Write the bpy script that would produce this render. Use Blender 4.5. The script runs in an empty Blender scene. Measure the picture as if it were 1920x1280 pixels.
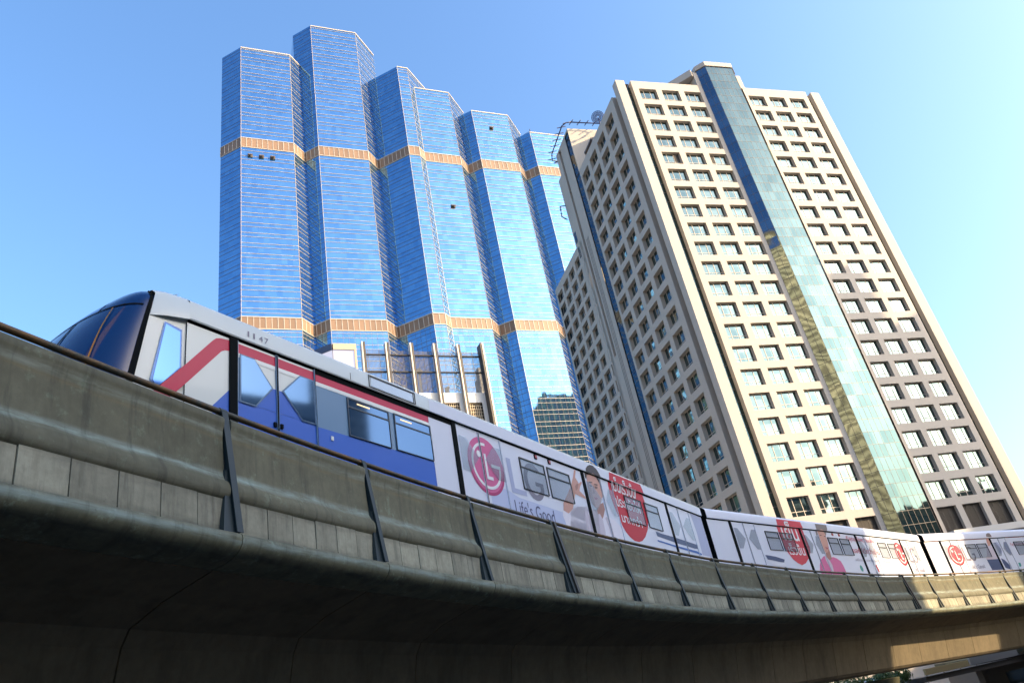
import bpy, bmesh, math, random
from mathutils import Vector, Matrix
random.seed(7)
R = math.radians
sc = bpy.context.scene
COL = sc.collection

# ------------------------------------------------------------------ camera
cam_data = bpy.data.cameras.new('camera'); cam = bpy.data.objects.new('camera', cam_data); COL.objects.link(cam)
cam_data.sensor_width = 36.0; cam_data.lens = 36.0 * 1378.87 / 1920.0
cam_data.clip_start = 0.1; cam_data.clip_end = 6000
PITCH, ROLL = R(27.941), R(-11.3388)
_f = Vector((0, math.cos(PITCH), math.sin(PITCH))); _u = Vector((0, -math.sin(PITCH), math.cos(PITCH))); _x = Vector((1, 0, 0))
_xr = math.cos(ROLL) * _x + math.sin(ROLL) * _u; _ur = -math.sin(ROLL) * _x + math.cos(ROLL) * _u
m = Matrix(((_xr.x, _ur.x, -_f.x, 0), (_xr.y, _ur.y, -_f.y, 0), (_xr.z, _ur.z, -_f.z, 6.5), (0, 0, 0, 1)))
cam.matrix_world = m
sc.camera = cam

# ------------------------------------------------------------------ sky, sun, exposure
SUN_AZ, SUN_EL = 104.0, 24.0          # azimuth clockwise from +Y: the sun stands right of and a little behind the camera
w = bpy.data.worlds.new('World'); sc.world = w; w.use_nodes = True
nt = w.node_tree; bg = nt.nodes['Background']; sky = nt.nodes.new('ShaderNodeTexSky')
sky.sky_type = 'NISHITA'; sky.sun_disc = False; sky.sun_elevation = R(SUN_EL); sky.sun_rotation = R(SUN_AZ)
sky.air_density = 1.3; sky.dust_density = 4.0; sky.ozone_density = 4.0; sky.altitude = 0
bg.inputs['Strength'].default_value = 0.15
hs = nt.nodes.new('ShaderNodeHueSaturation'); hs.inputs['Saturation'].default_value = 1.12; hs.inputs['Value'].default_value = 1.3
nt.links.new(sky.outputs[0], hs.inputs['Color']); tn = nt.nodes.new('ShaderNodeMix'); tn.data_type = 'RGBA'; tn.blend_type = 'MULTIPLY'; tn.inputs[0].default_value = 1; tn.inputs[7].default_value = (1.0, .985, 1.0, 1)   # hazy tropical air, a little less green
nt.links.new(hs.outputs[0], tn.inputs[6]); nt.links.new(tn.outputs[2], bg.inputs[0])
sd = bpy.data.lights.new('sun', 'SUN'); sun = bpy.data.objects.new('sun', sd); COL.objects.link(sun)
sd.energy = 4.8; sd.angle = R(0.53); sd.color = (1.0, 0.73, 0.43)
SDIR = Vector((math.sin(R(SUN_AZ)) * math.cos(R(SUN_EL)), math.cos(R(SUN_AZ)) * math.cos(R(SUN_EL)), math.sin(R(SUN_EL))))
sun.rotation_euler = (-SDIR).to_track_quat('-Z', 'Y').to_euler()
sc.view_settings.view_transform = 'Standard'; sc.view_settings.look = 'None'
sc.view_settings.exposure = 1.2; sc.view_settings.gamma = 1.0; sc.view_settings.use_curve_mapping = False

# ------------------------------------------------------------------ helpers
WL = {}                                # world position of every object that parents others
def base_of(parent): return WL.get(parent.name, Vector((0, 0, 0))) if parent else Vector((0, 0, 0))
def tag(o, label=None, cat=None, group=None, kind=None):
    if label: o['label'] = label
    if cat: o['category'] = cat
    if group: o['group'] = group
    if kind: o['kind'] = kind
    return o
def thing(name, label, cat, loc, group=None):
    o = bpy.data.objects.new(name, None); COL.objects.link(o); o.location = loc; o.empty_display_size = .5
    WL[o.name] = Vector(loc)
    return tag(o, label, cat, group)
class MB:
    """collects faces in world coordinates, links them as ONE mesh object"""
    def __init__(s): s.v = []; s.f = []; s.m = []; s.uv = []
    def face(s, pts, mi=0, uv=None):
        n = len(s.v); s.v += [tuple(p) for p in pts]; s.f.append(tuple(range(n, n + len(pts)))); s.m.append(mi); s.uv.append(uv)
    def grid(s, rows, mi=0, close=False, uvs=None):
        n = len(s.v); k = len(rows[0])
        for r_ in rows: s.v += [tuple(p) for p in r_]
        for i in range(len(rows) - 1):
            for j in range(k if close else k - 1):
                a = n + i * k + j; b = n + i * k + (j + 1) % k
                s.f.append((a, b, b + k, a + k)); s.m.append(mi); j2 = (j + 1) % k
                s.uv.append([uvs[i][j], uvs[i][j2], uvs[i + 1][j2], uvs[i + 1][j]] if uvs else None)
    def box(s, fr, u0, u1, d0, d1, z0, z1, mi=0):
        """box in a frame fr(u,d,z)->world"""
        n = len(s.v)
        s.v += [tuple(fr(*c)) for c in ((u0, d0, z0), (u1, d0, z0), (u1, d1, z0), (u0, d1, z0), (u0, d0, z1), (u1, d0, z1), (u1, d1, z1), (u0, d1, z1))]
        for q in ((0, 3, 2, 1), (4, 5, 6, 7), (0, 1, 5, 4), (1, 2, 6, 5), (2, 3, 7, 6), (3, 0, 4, 7)):
            s.f.append(tuple(n + i for i in q)); s.m.append(mi); s.uv.append(None)
    def tube(s, pts, r, seg=8, mi=0, cap=True):
        pts = [Vector(p) for p in pts]; rows = []
        for i, p in enumerate(pts):
            t = (pts[min(i + 1, len(pts) - 1)] - pts[max(i - 1, 0)]).normalized()
            a = t.cross(Vector((0, 0, 1)));
            if a.length < 1e-3: a = Vector((1, 0, 0))
            a.normalize(); b = t.cross(a).normalized()
            rr = r[i] if isinstance(r, (list, tuple)) else r
            rows.append([p + (a * math.cos(k * 2 * math.pi / seg) + b * math.sin(k * 2 * math.pi / seg)) * rr for k in range(seg)])
        s.grid(rows, mi, close=True)
        if cap: s.face(rows[0][::-1], mi); s.face(rows[-1], mi)
    def prism(s, poly, z0, z1, mi=0, mt=None):
        n = len(poly)
        for i in range(n):
            a = poly[i]; b = poly[(i + 1) % n]; L = math.hypot(b[0] - a[0], b[1] - a[1])
            s.face([(a[0], a[1], z0), (b[0], b[1], z0), (b[0], b[1], z1), (a[0], a[1], z1)], mi, [(0, z0), (L, z0), (L, z1), (0, z1)])
        s.face([(p[0], p[1], z1) for p in poly], mi if mt is None else mt); s.face([(p[0], p[1], z0) for p in poly][::-1], mi if mt is None else mt)
    def mesh(s, name, mats, off=Vector((0, 0, 0)), smooth=False):
        me = bpy.data.meshes.new(name)
        me.from_pydata([(x - off.x, y - off.y, z - off.z) for x, y, z in s.v], [], s.f)
        for m_ in (mats if isinstance(mats, (list, tuple)) else [mats]): me.materials.append(m_)
        for p, mi in zip(me.polygons, s.m): p.material_index = mi; p.use_smooth = smooth
        if any(u is not None for u in s.uv):
            ul = me.uv_layers.new(name='UVMap'); k = 0
            for p, u in zip(me.polygons, s.uv):
                for j in range(len(p.vertices)):
                    if u is not None: ul.data[k].uv = u[j]
                    k += 1
        return me
    def build(s, name, mats, parent=None, smooth=False, own=None, angle=None):
        pb = base_of(parent); me = s.mesh(name, mats, own if own is not None else pb, smooth)
        if smooth:
            bm = bmesh.new(); bm.from_mesh(me); bmesh.ops.remove_doubles(bm, verts=bm.verts, dist=1e-5)
            if angle:
                for e in bm.edges:
                    if len(e.link_faces) == 2 and e.calc_face_angle(0) > R(angle): e.smooth = False
            bm.to_mesh(me); bm.free()
        o = bpy.data.objects.new(name, me); COL.objects.link(o); o.parent = parent
        if own is not None: o.location = own - pb; WL[o.name] = Vector(own)
        else: WL[o.name] = Vector(pb)
        return o
def place(name, me, parent, world, rotz=0):
    o = bpy.data.objects.new(name, me); COL.objects.link(o); o.parent = parent
    o.location = Vector(world) - base_of(parent); o.rotation_euler = (0, 0, rotz); return o
def child(name, me, parent):
    o = bpy.data.objects.new(name, me); COL.objects.link(o); o.parent = parent; return o

# ------------------------------------------------------------------ materials
def mat(name, color, rough=.6, metal=0., spec=.5, emit=None, es=0., alpha=None, coat=0.):
    m_ = bpy.data.materials.new(name); m_.use_nodes = True; b = m_.node_tree.nodes['Principled BSDF']
    b.inputs['Base Color'].default_value = (*color, 1); b.inputs['Roughness'].default_value = rough
    b.inputs['Metallic'].default_value = metal; b.inputs['Specular IOR Level'].default_value = spec
    b.inputs['Coat Weight'].default_value = coat
    if emit: b.inputs['Emission Color'].default_value = (*emit, 1); b.inputs['Emission Strength'].default_value = es
    if alpha is not None: b.inputs['Alpha'].default_value = alpha
    return m_
def N(m_, t, **kw):
    n = m_.node_tree.nodes.new(t)
    for k, v in kw.items():
        if k in n.inputs: n.inputs[k].default_value = v
        else: setattr(n, k, v)
    return n
def L(m_, a, b): m_.node_tree.links.new(a, b)
def ramp(m_, fac, stops):
    r_ = m_.node_tree.nodes.new('ShaderNodeValToRGB'); els = r_.color_ramp.elements
    while len(els) > 1: els.remove(els[-1])
    els[0].position = stops[0][0]; els[0].color = (*stops[0][1], 1)
    for p, c in stops[1:]:
        e = els.new(p); e.color = (*c, 1)
    L(m_, fac, r_.inputs[0]); return r_.outputs[0]
def mix(m_, fac, a, b, mode='MIX'):
    n = m_.node_tree.nodes.new('ShaderNodeMix'); n.data_type = 'RGBA'; n.blend_type = mode
    if hasattr(fac, 'links'): L(m_, fac, n.inputs[0])
    else: n.inputs[0].default_value = fac
    for v, i in ((a, 6), (b, 7)):
        if hasattr(v, 'links'): L(m_, v, n.inputs[i])
        else: n.inputs[i].default_value = (*v, 1)
    return n.outputs[2]
def noise(m_, scale, detail=4, rough=.6, vec=None, stretch=None):
    n = N(m_, 'ShaderNodeTexNoise', Scale=scale, Detail=detail, Roughness=rough)
    tc = N(m_, 'ShaderNodeNewGeometry')
    src = tc.outputs['Position'] if vec is None else vec
    if stretch:
        mp = N(m_, 'ShaderNodeMapping'); mp.inputs['Scale'].default_value = stretch; L(m_, src, mp.inputs['Vector']); src = mp.outputs[0]
    L(m_, src, n.inputs['Vector']); return n.outputs[0]
def bump(m_, h, strength=.3, dist=.02):
    b = N(m_, 'ShaderNodeBump', Strength=strength, Distance=dist); L(m_, h, b.inputs['Height'])
    L(m_, b.outputs[0], m_.node_tree.nodes['Principled BSDF'].inputs['Normal'])
def bc(m_): return m_.node_tree.nodes['Principled BSDF'].inputs['Base Color']

def concrete(name, c, stain, streak=.5, scale=1.0, algae=None, vary=.10):
    m_ = mat(name, c, .8, spec=.3)
    a = noise(m_, .9 * scale, 6, .65); b = noise(m_, 6 * scale, 8, .7); s_ = noise(m_, 2.2 * scale, 5, .7, stretch=(1, 1, .12))
    col = ramp(m_, a, [(.3, stain), (.62, c)])
    col = mix(m_, .45, col, ramp(m_, b, [(.3, tuple(x * .72 for x in c)), (.7, tuple(min(1, x * 1.22) for x in c))]))
    col = mix(m_, ramp(m_, s_, [(.48, (0, 0, 0)), (.72, (streak, streak, streak))]), col, tuple(x * .5 for x in stain))
    if algae:
        g_ = noise(m_, 3.1 * scale, 7, .75)
        col = mix(m_, ramp(m_, g_, [(.56, (0, 0, 0)), (.7, (.55, .55, .55))]), col, algae)
    oi = N(m_, 'ShaderNodeObjectInfo'); mr = N(m_, 'ShaderNodeMapRange'); L(m_, oi.outputs['Random'], mr.inputs[0]); mr.inputs[3].default_value = 1 - vary; mr.inputs[4].default_value = 1 + vary
    vm = N(m_, 'ShaderNodeVectorMath', operation='SCALE'); L(m_, col, vm.inputs[0]); L(m_, mr.outputs[0], vm.inputs['Scale'])
    L(m_, vm.outputs[0], bc(m_)); bump(m_, b, .25, .01); return m_

M = {}
M['panel'] = concrete('weathered_panel_concrete', (0.154, 0.149, 0.099), (0.100, 0.099, 0.065), .35, 1.3, (0.249, 0.311, 0.218))
def ledge_marks(m_, bands, col, dark=None):
    "drips, and pale deposit and darker bands that follow ledges of the cast section; v of the UV map is the height on the section"
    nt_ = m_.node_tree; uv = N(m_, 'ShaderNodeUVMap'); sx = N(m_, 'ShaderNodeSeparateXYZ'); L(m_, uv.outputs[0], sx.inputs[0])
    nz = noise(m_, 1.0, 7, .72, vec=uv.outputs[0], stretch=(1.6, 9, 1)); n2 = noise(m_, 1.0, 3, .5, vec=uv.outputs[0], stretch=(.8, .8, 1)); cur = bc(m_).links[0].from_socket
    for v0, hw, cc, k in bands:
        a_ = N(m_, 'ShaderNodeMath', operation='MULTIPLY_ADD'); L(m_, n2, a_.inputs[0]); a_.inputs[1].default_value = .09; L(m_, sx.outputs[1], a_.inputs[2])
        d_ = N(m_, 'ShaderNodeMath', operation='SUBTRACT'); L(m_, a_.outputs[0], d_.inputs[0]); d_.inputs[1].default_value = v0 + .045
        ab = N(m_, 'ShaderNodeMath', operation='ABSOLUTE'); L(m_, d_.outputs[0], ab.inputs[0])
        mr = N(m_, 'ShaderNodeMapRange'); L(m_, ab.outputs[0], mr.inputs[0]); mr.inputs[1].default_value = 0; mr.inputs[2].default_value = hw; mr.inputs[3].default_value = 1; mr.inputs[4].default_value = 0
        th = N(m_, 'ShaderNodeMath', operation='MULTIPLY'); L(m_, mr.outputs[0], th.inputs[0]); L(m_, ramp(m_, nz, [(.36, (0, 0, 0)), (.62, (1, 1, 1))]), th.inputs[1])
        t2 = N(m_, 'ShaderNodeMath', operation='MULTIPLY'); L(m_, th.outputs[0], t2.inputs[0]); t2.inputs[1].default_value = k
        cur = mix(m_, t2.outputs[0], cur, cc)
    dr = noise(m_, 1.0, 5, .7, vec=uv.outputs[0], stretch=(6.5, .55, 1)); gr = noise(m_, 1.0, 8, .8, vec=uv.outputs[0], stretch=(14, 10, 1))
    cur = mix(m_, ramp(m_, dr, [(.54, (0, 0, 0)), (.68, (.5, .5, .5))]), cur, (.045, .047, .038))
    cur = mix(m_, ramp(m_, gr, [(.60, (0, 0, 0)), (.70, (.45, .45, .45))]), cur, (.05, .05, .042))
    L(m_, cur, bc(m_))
ledge_marks(M['panel'], [(-.14, .13, (.085, .09, .07), .8), (-.36, .075, (.30, .33, .27), .9), (-.98, .085, (.30, .38, .335), .95), (-.45, .05, (.26, .19, .09), .35), (-1.25, .1, (.24, .25, .20), .5)], None)
M['cornice'] = concrete('cornice_concrete', (0.184, 0.185, 0.123), (0.089, 0.100, 0.068), .6, 1.5, (0.352, 0.458, 0.359))
ledge_marks(M['cornice'], [(-1.84, .07, (.30, .38, .35), .85), (-1.76, .03, (.09, .09, .07), .8), (-2.0, .08, (.045, .05, .045), .9)], None)  # cornice darker along its top edge and lower curve
M['plank'] = concrete('plank_concrete', (0.351, 0.343, 0.260), (0.225, 0.223, 0.165), .6, 2.2, vary=.22)
M['girder'] = concrete('girder_concrete', (0.147, 0.122, 0.079), (0.096, 0.083, 0.055), .5, .8)
ledge_marks(M['plank'], [(-1.74, .12, (.07, .07, .06), .9), (-1.3, .1, (.12, .12, .10), .8)], None)  # planks darker along top and bottom edges
M['deck'] = concrete('deck_concrete', (.22, .21, .19), (.15, .14, .13), .3)
M['post'] = mat('painted_steel_post', (.013, .028, .033), .55, 0)
m_ = M['rail_pipe'] = mat('rusty_pipe', (.10, .085, .06), .55, .5)
L(m_, ramp(m_, noise(m_, 2.5, 5, .7), [(.42, (.07, .07, .055)), (.6, (.16, .09, .035))]), bc(m_))
M['steel'] = mat('rail_steel', (.2, .17, .15), .35, .9)
# train paints
def paint(name, c, rough=.28, coat=.2):
    if name.startswith(('ad_', 'print_', 'logo', 'lettering')): rough, coat = .45, 0.
    m_ = mat(name, c, rough, coat=coat, spec=.3 if coat else .2)
    L(m_, mix(m_, ramp(m_, noise(m_, 1.3, 4, .6), [(.45, (0, 0, 0)), (.8, (.16, .16, .16))]), c, tuple(x * .8 for x in c)), bc(m_)); return m_
M['white'] = paint('train_white', (.62, .66, .63)); M['roof'] = paint('train_roof_grey', (.56, .62, .62), .35)
M['wrap'] = paint('ad_wrap_white', (.66, .70, .80), .3); M['red'] = paint('train_red', (.52, .022, .07), .4, .03); M['blue'] = paint('train_blue', (.03, .12, .52), .4, .03)
M['slate'] = paint('train_slate_blue', (.13, .24, .38)); M['pin'] = paint('train_light', (.72, .74, .72))
M['adred'] = paint('ad_red', (.52, .012, .03)); M['adred2'] = paint('ad_red_light', (.60, .06, .09)); M['logo'] = paint('logo_magenta', (.60, .13, .29)); M['logo_dark'] = paint('logo_dark', (.42, .05, .16))
M['ink'] = paint('lettering_grey', (.22, .21, .27)); M['ink_dark'] = paint('lettering_dark', (.10, .10, .20)); M['text_white'] = paint('lettering_white', (.78, .78, .80)); M['text_red'] = paint('lettering_red', (.45, .06, .10))
M['skin'] = paint('print_skin', (.56, .31, .25)); M['skin_dark'] = paint('print_skin_shade', (.36, .19, .16)); M['hair'] = paint('print_hair', (.06, .045, .045)); M['hair2'] = paint('print_brown_hair', (.22, .19, .19)); M['lip'] = paint('print_lip', (.42, .10, .12))
M['shirt'] = paint('print_shirt', (.74, .72, .80)); M['shirt_dark'] = paint('print_shirt_shade', (.55, .50, .58)); M['pink'] = paint('print_pink', (.62, .16, .33)); M['lilac'] = paint('print_lilac', (.38, .42, .60)); M['teal'] = paint('print_teal', (.06, .30, .28))
M['acdark'] = paint('print_dark_blue', (.07, .10, .20)); M['acwhite'] = paint('print_pale', (.72, .74, .82)); M['acblue'] = paint('print_blue', (.04, .14, .46))
M['black'] = mat('black_rubber', (.006, .008, .009), .9, spec=.08)
M['under'] = mat('underframe_grey', (.06, .06, .06), .7)
M['trainglass'] = mat('train_glass', (.07, .14, .25), .05, .8)
M['cabglass'] = mat('cab_glass', (.02, .05, .14), .04, .7)
M['windshield'] = mat('windshield_glass', (.003, .035, .14), .08, 0, spec=.22)
M['vinyl'] = mat('wrapped_window', (.20, .27, .34), .12, .2, alpha=.40)
M['lamp_glow'] = mat('saloon_lamp', (.9, .6, .35), .5, emit=(1.0, .62, .30), es=.6)
M['alarm'] = mat('alarm_light', (.35, .02, .02), .3)

# concrete tower
def tower_stone(name, c):
    m_ = mat(name, c, .75, spec=.3)
    a = noise(m_, .25, 5, .6); b = noise(m_, 3, 5, .6, stretch=(1, 1, .1))
    col = mix(m_, ramp(m_, a, [(.35, (0, 0, 0)), (.75, (.25, .25, .25))]), c, tuple(x * .82 for x in c))
    col = mix(m_, ramp(m_, b, [(.5, (0, 0, 0)), (.8, (.22, .22, .22))]), col, tuple(x * .7 for x in c))
    L(m_, col, bc(m_)); return m_
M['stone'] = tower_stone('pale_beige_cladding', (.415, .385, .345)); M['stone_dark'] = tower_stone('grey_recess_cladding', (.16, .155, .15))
M['frame'] = mat('window_frame', (.48, .42, .36), .5)
def tint_glass(name, c1, c2, rough=.04, metal=.9, cw=1.6, ch=1.75, wob=.012, nscale=.6):
    """coated glass whose panes differ a little in tint and lie a little out of true"""
    m_ = mat(name, c1, rough, metal)
    uv = N(m_, 'ShaderNodeUVMap'); sn = N(m_, 'ShaderNodeVectorMath', operation='SNAP'); sn.inputs[1].default_value = (cw, ch, 1)
    L(m_, uv.outputs[0], sn.inputs[0]); wn = N(m_, 'ShaderNodeTexWhiteNoise'); L(m_, sn.outputs[0], wn.inputs['Vector'])
    L(m_, mix(m_, wn.outputs['Value'], c1, c2), bc(m_))
    g = N(m_, 'ShaderNodeNewGeometry'); nz = N(m_, 'ShaderNodeTexNoise', Scale=nscale, Detail=1.5); L(m_, g.outputs['Position'], nz.inputs['Vector'])
    def cen(sock, k):
        s_ = N(m_, 'ShaderNodeVectorMath', operation='SUBTRACT'); s_.inputs[1].default_value = (.5, .5, .5); L(m_, sock, s_.inputs[0])
        q_ = N(m_, 'ShaderNodeVectorMath', operation='SCALE'); q_.inputs['Scale'].default_value = k; L(m_, s_.outputs[0], q_.inputs[0]); return q_.outputs[0]
    ad = N(m_, 'ShaderNodeVectorMath', operation='ADD'); L(m_, cen(wn.outputs['Color'], wob), ad.inputs[0]); L(m_, cen(nz.outputs['Color'], wob * 2.2), ad.inputs[1])
    a2 = N(m_, 'ShaderNodeVectorMath', operation='ADD'); L(m_, g.outputs['Normal'], a2.inputs[0]); L(m_, ad.outputs[0], a2.inputs[1])
    nn = N(m_, 'ShaderNodeVectorMath', operation='NORMALIZE'); L(m_, a2.outputs[0], nn.inputs[0])
    L(m_, nn.outputs[0], m_.node_tree.nodes['Principled BSDF'].inputs['Normal']); return m_
M['bayglass'] = tint_glass('green_blue_bay_glass', (0.049, 0.090, 0.102), (0.063, 0.106, 0.117), wob=.02, nscale=.35)
M['winglass'] = tint_glass('office_window_glass', (0.089, 0.142, 0.150), (0.130, 0.184, 0.187), cw=1.0, ch=1.7, wob=.03)
M['towerglass'] = tint_glass('blue_curtain_wall_glass', (.115, .275, .48), (.155, .335, .54), cw=1.5, ch=1.73, wob=.012, nscale=.12)
M['stripglass'] = tint_glass('dark_blue_strip_glass', (.03, .075, .105), (.042, .10, .135), cw=1.1, ch=1.75)
M['mull'] = mat('pale_mullion', (.44, .40, .35), .45, .1); M['mull_dark'] = mat('dark_mullion', (.10, .085, .08), .5)
M['gold'] = mat('bronze_band_panel', (.21, .135, .085), .5, .1); M['gold2'] = mat('bronze_band_panel_dull', (.17, .11, .07), .5, .1)
M['louvre'] = mat('brown_louvre', (.07, .06, .052), .6); M['navy'] = mat('navy_pipe', (.03, .03, .09), .5); M['dish'] = mat('dish_mesh', (.10, .14, .35), .5)
M['roofing'] = mat('grey_roof', (.3, .3, .29), .8)
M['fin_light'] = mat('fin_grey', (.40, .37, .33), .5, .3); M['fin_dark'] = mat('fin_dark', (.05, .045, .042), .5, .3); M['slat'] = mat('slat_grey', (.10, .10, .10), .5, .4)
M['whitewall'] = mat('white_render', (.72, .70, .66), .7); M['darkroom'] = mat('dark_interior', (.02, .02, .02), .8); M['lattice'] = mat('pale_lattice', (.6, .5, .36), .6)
M['screen_frame'] = mat('screen_frame', (.40, .32, .24), .6); M['screen_frame_dark'] = mat('screen_frame_side', (.04, .06, .12), .5)
M['asphalt'] = mat('asphalt', (.05, .05, .05), .9); M['pave'] = mat('pavement', (.25, .24, .22), .9); M['bark'] = mat('bark', (.09, .06, .04), .9)
for k, c in (('leaf', (.05, .10, .02)), ('leaf2', (.09, .14, .03))):
    M[k] = mat(k, c, .6)
M['generic'] = tower_stone('city_wall', (.30, .28, .25)); M['generic_dark'] = tower_stone('city_wall_dark', (.12, .11, .10)); M['pale_wall'] = tower_stone('pale_city_wall', (.52, .53, .54)); M['sandstone'] = tower_stone('sandstone_city_wall', (.30, .19, .075)); M['bronze_glass'] = mat('bronze_city_window', (.40, .29, .15), .5, .7); M['yellow_pier'] = mat('yellow_pilaster', (.42, .40, .2), .7); M['frame_slate'] = mat('slate_frame', (.05, .07, .09), .5)
M['genglass'] = mat('city_window', (.06, .09, .11), .1, .5)
M['buswhite'] = mat('bus_white', (.40, .46, .50), .35); M['yellow'] = mat('sunlit_parapet', (.55, .42, .2), .7); M['olive'] = concrete('olive_pier', (.10, .10, .06), (.06, .06, .04))  # the parapet's yellow carries sunlight in its base colour

M['header'] = mat('header_glass', (.03, .07, .25), .1, .6); M['amber'] = mat('streak_amber', (.30, .16, .03), .4, .4)
M['led'] = mat('led_screen', (.1, .1, .1), .5, emit=(.80, .80, 1.0), es=.36); M['led_shade'] = mat('led_screen_shade', (.1, .1, .1), .5, emit=(.50, .48, .68), es=.36)
M['led_brown'] = mat('led_brown', (.05, .05, .05), .5, emit=(.24, .19, .15), es=.36); M['led_dark'] = mat('led_dark', (.05, .05, .05), .5, emit=(.07, .06, .16), es=.36)
M['pale_lilac'] = paint('print_pale_lilac', (.48, .54, .74)); M['bayglass2'] = tint_glass('blue_bay_side_glass', (.07, .12, .18), (.10, .16, .23), wob=.018, nscale=.3)

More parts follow.
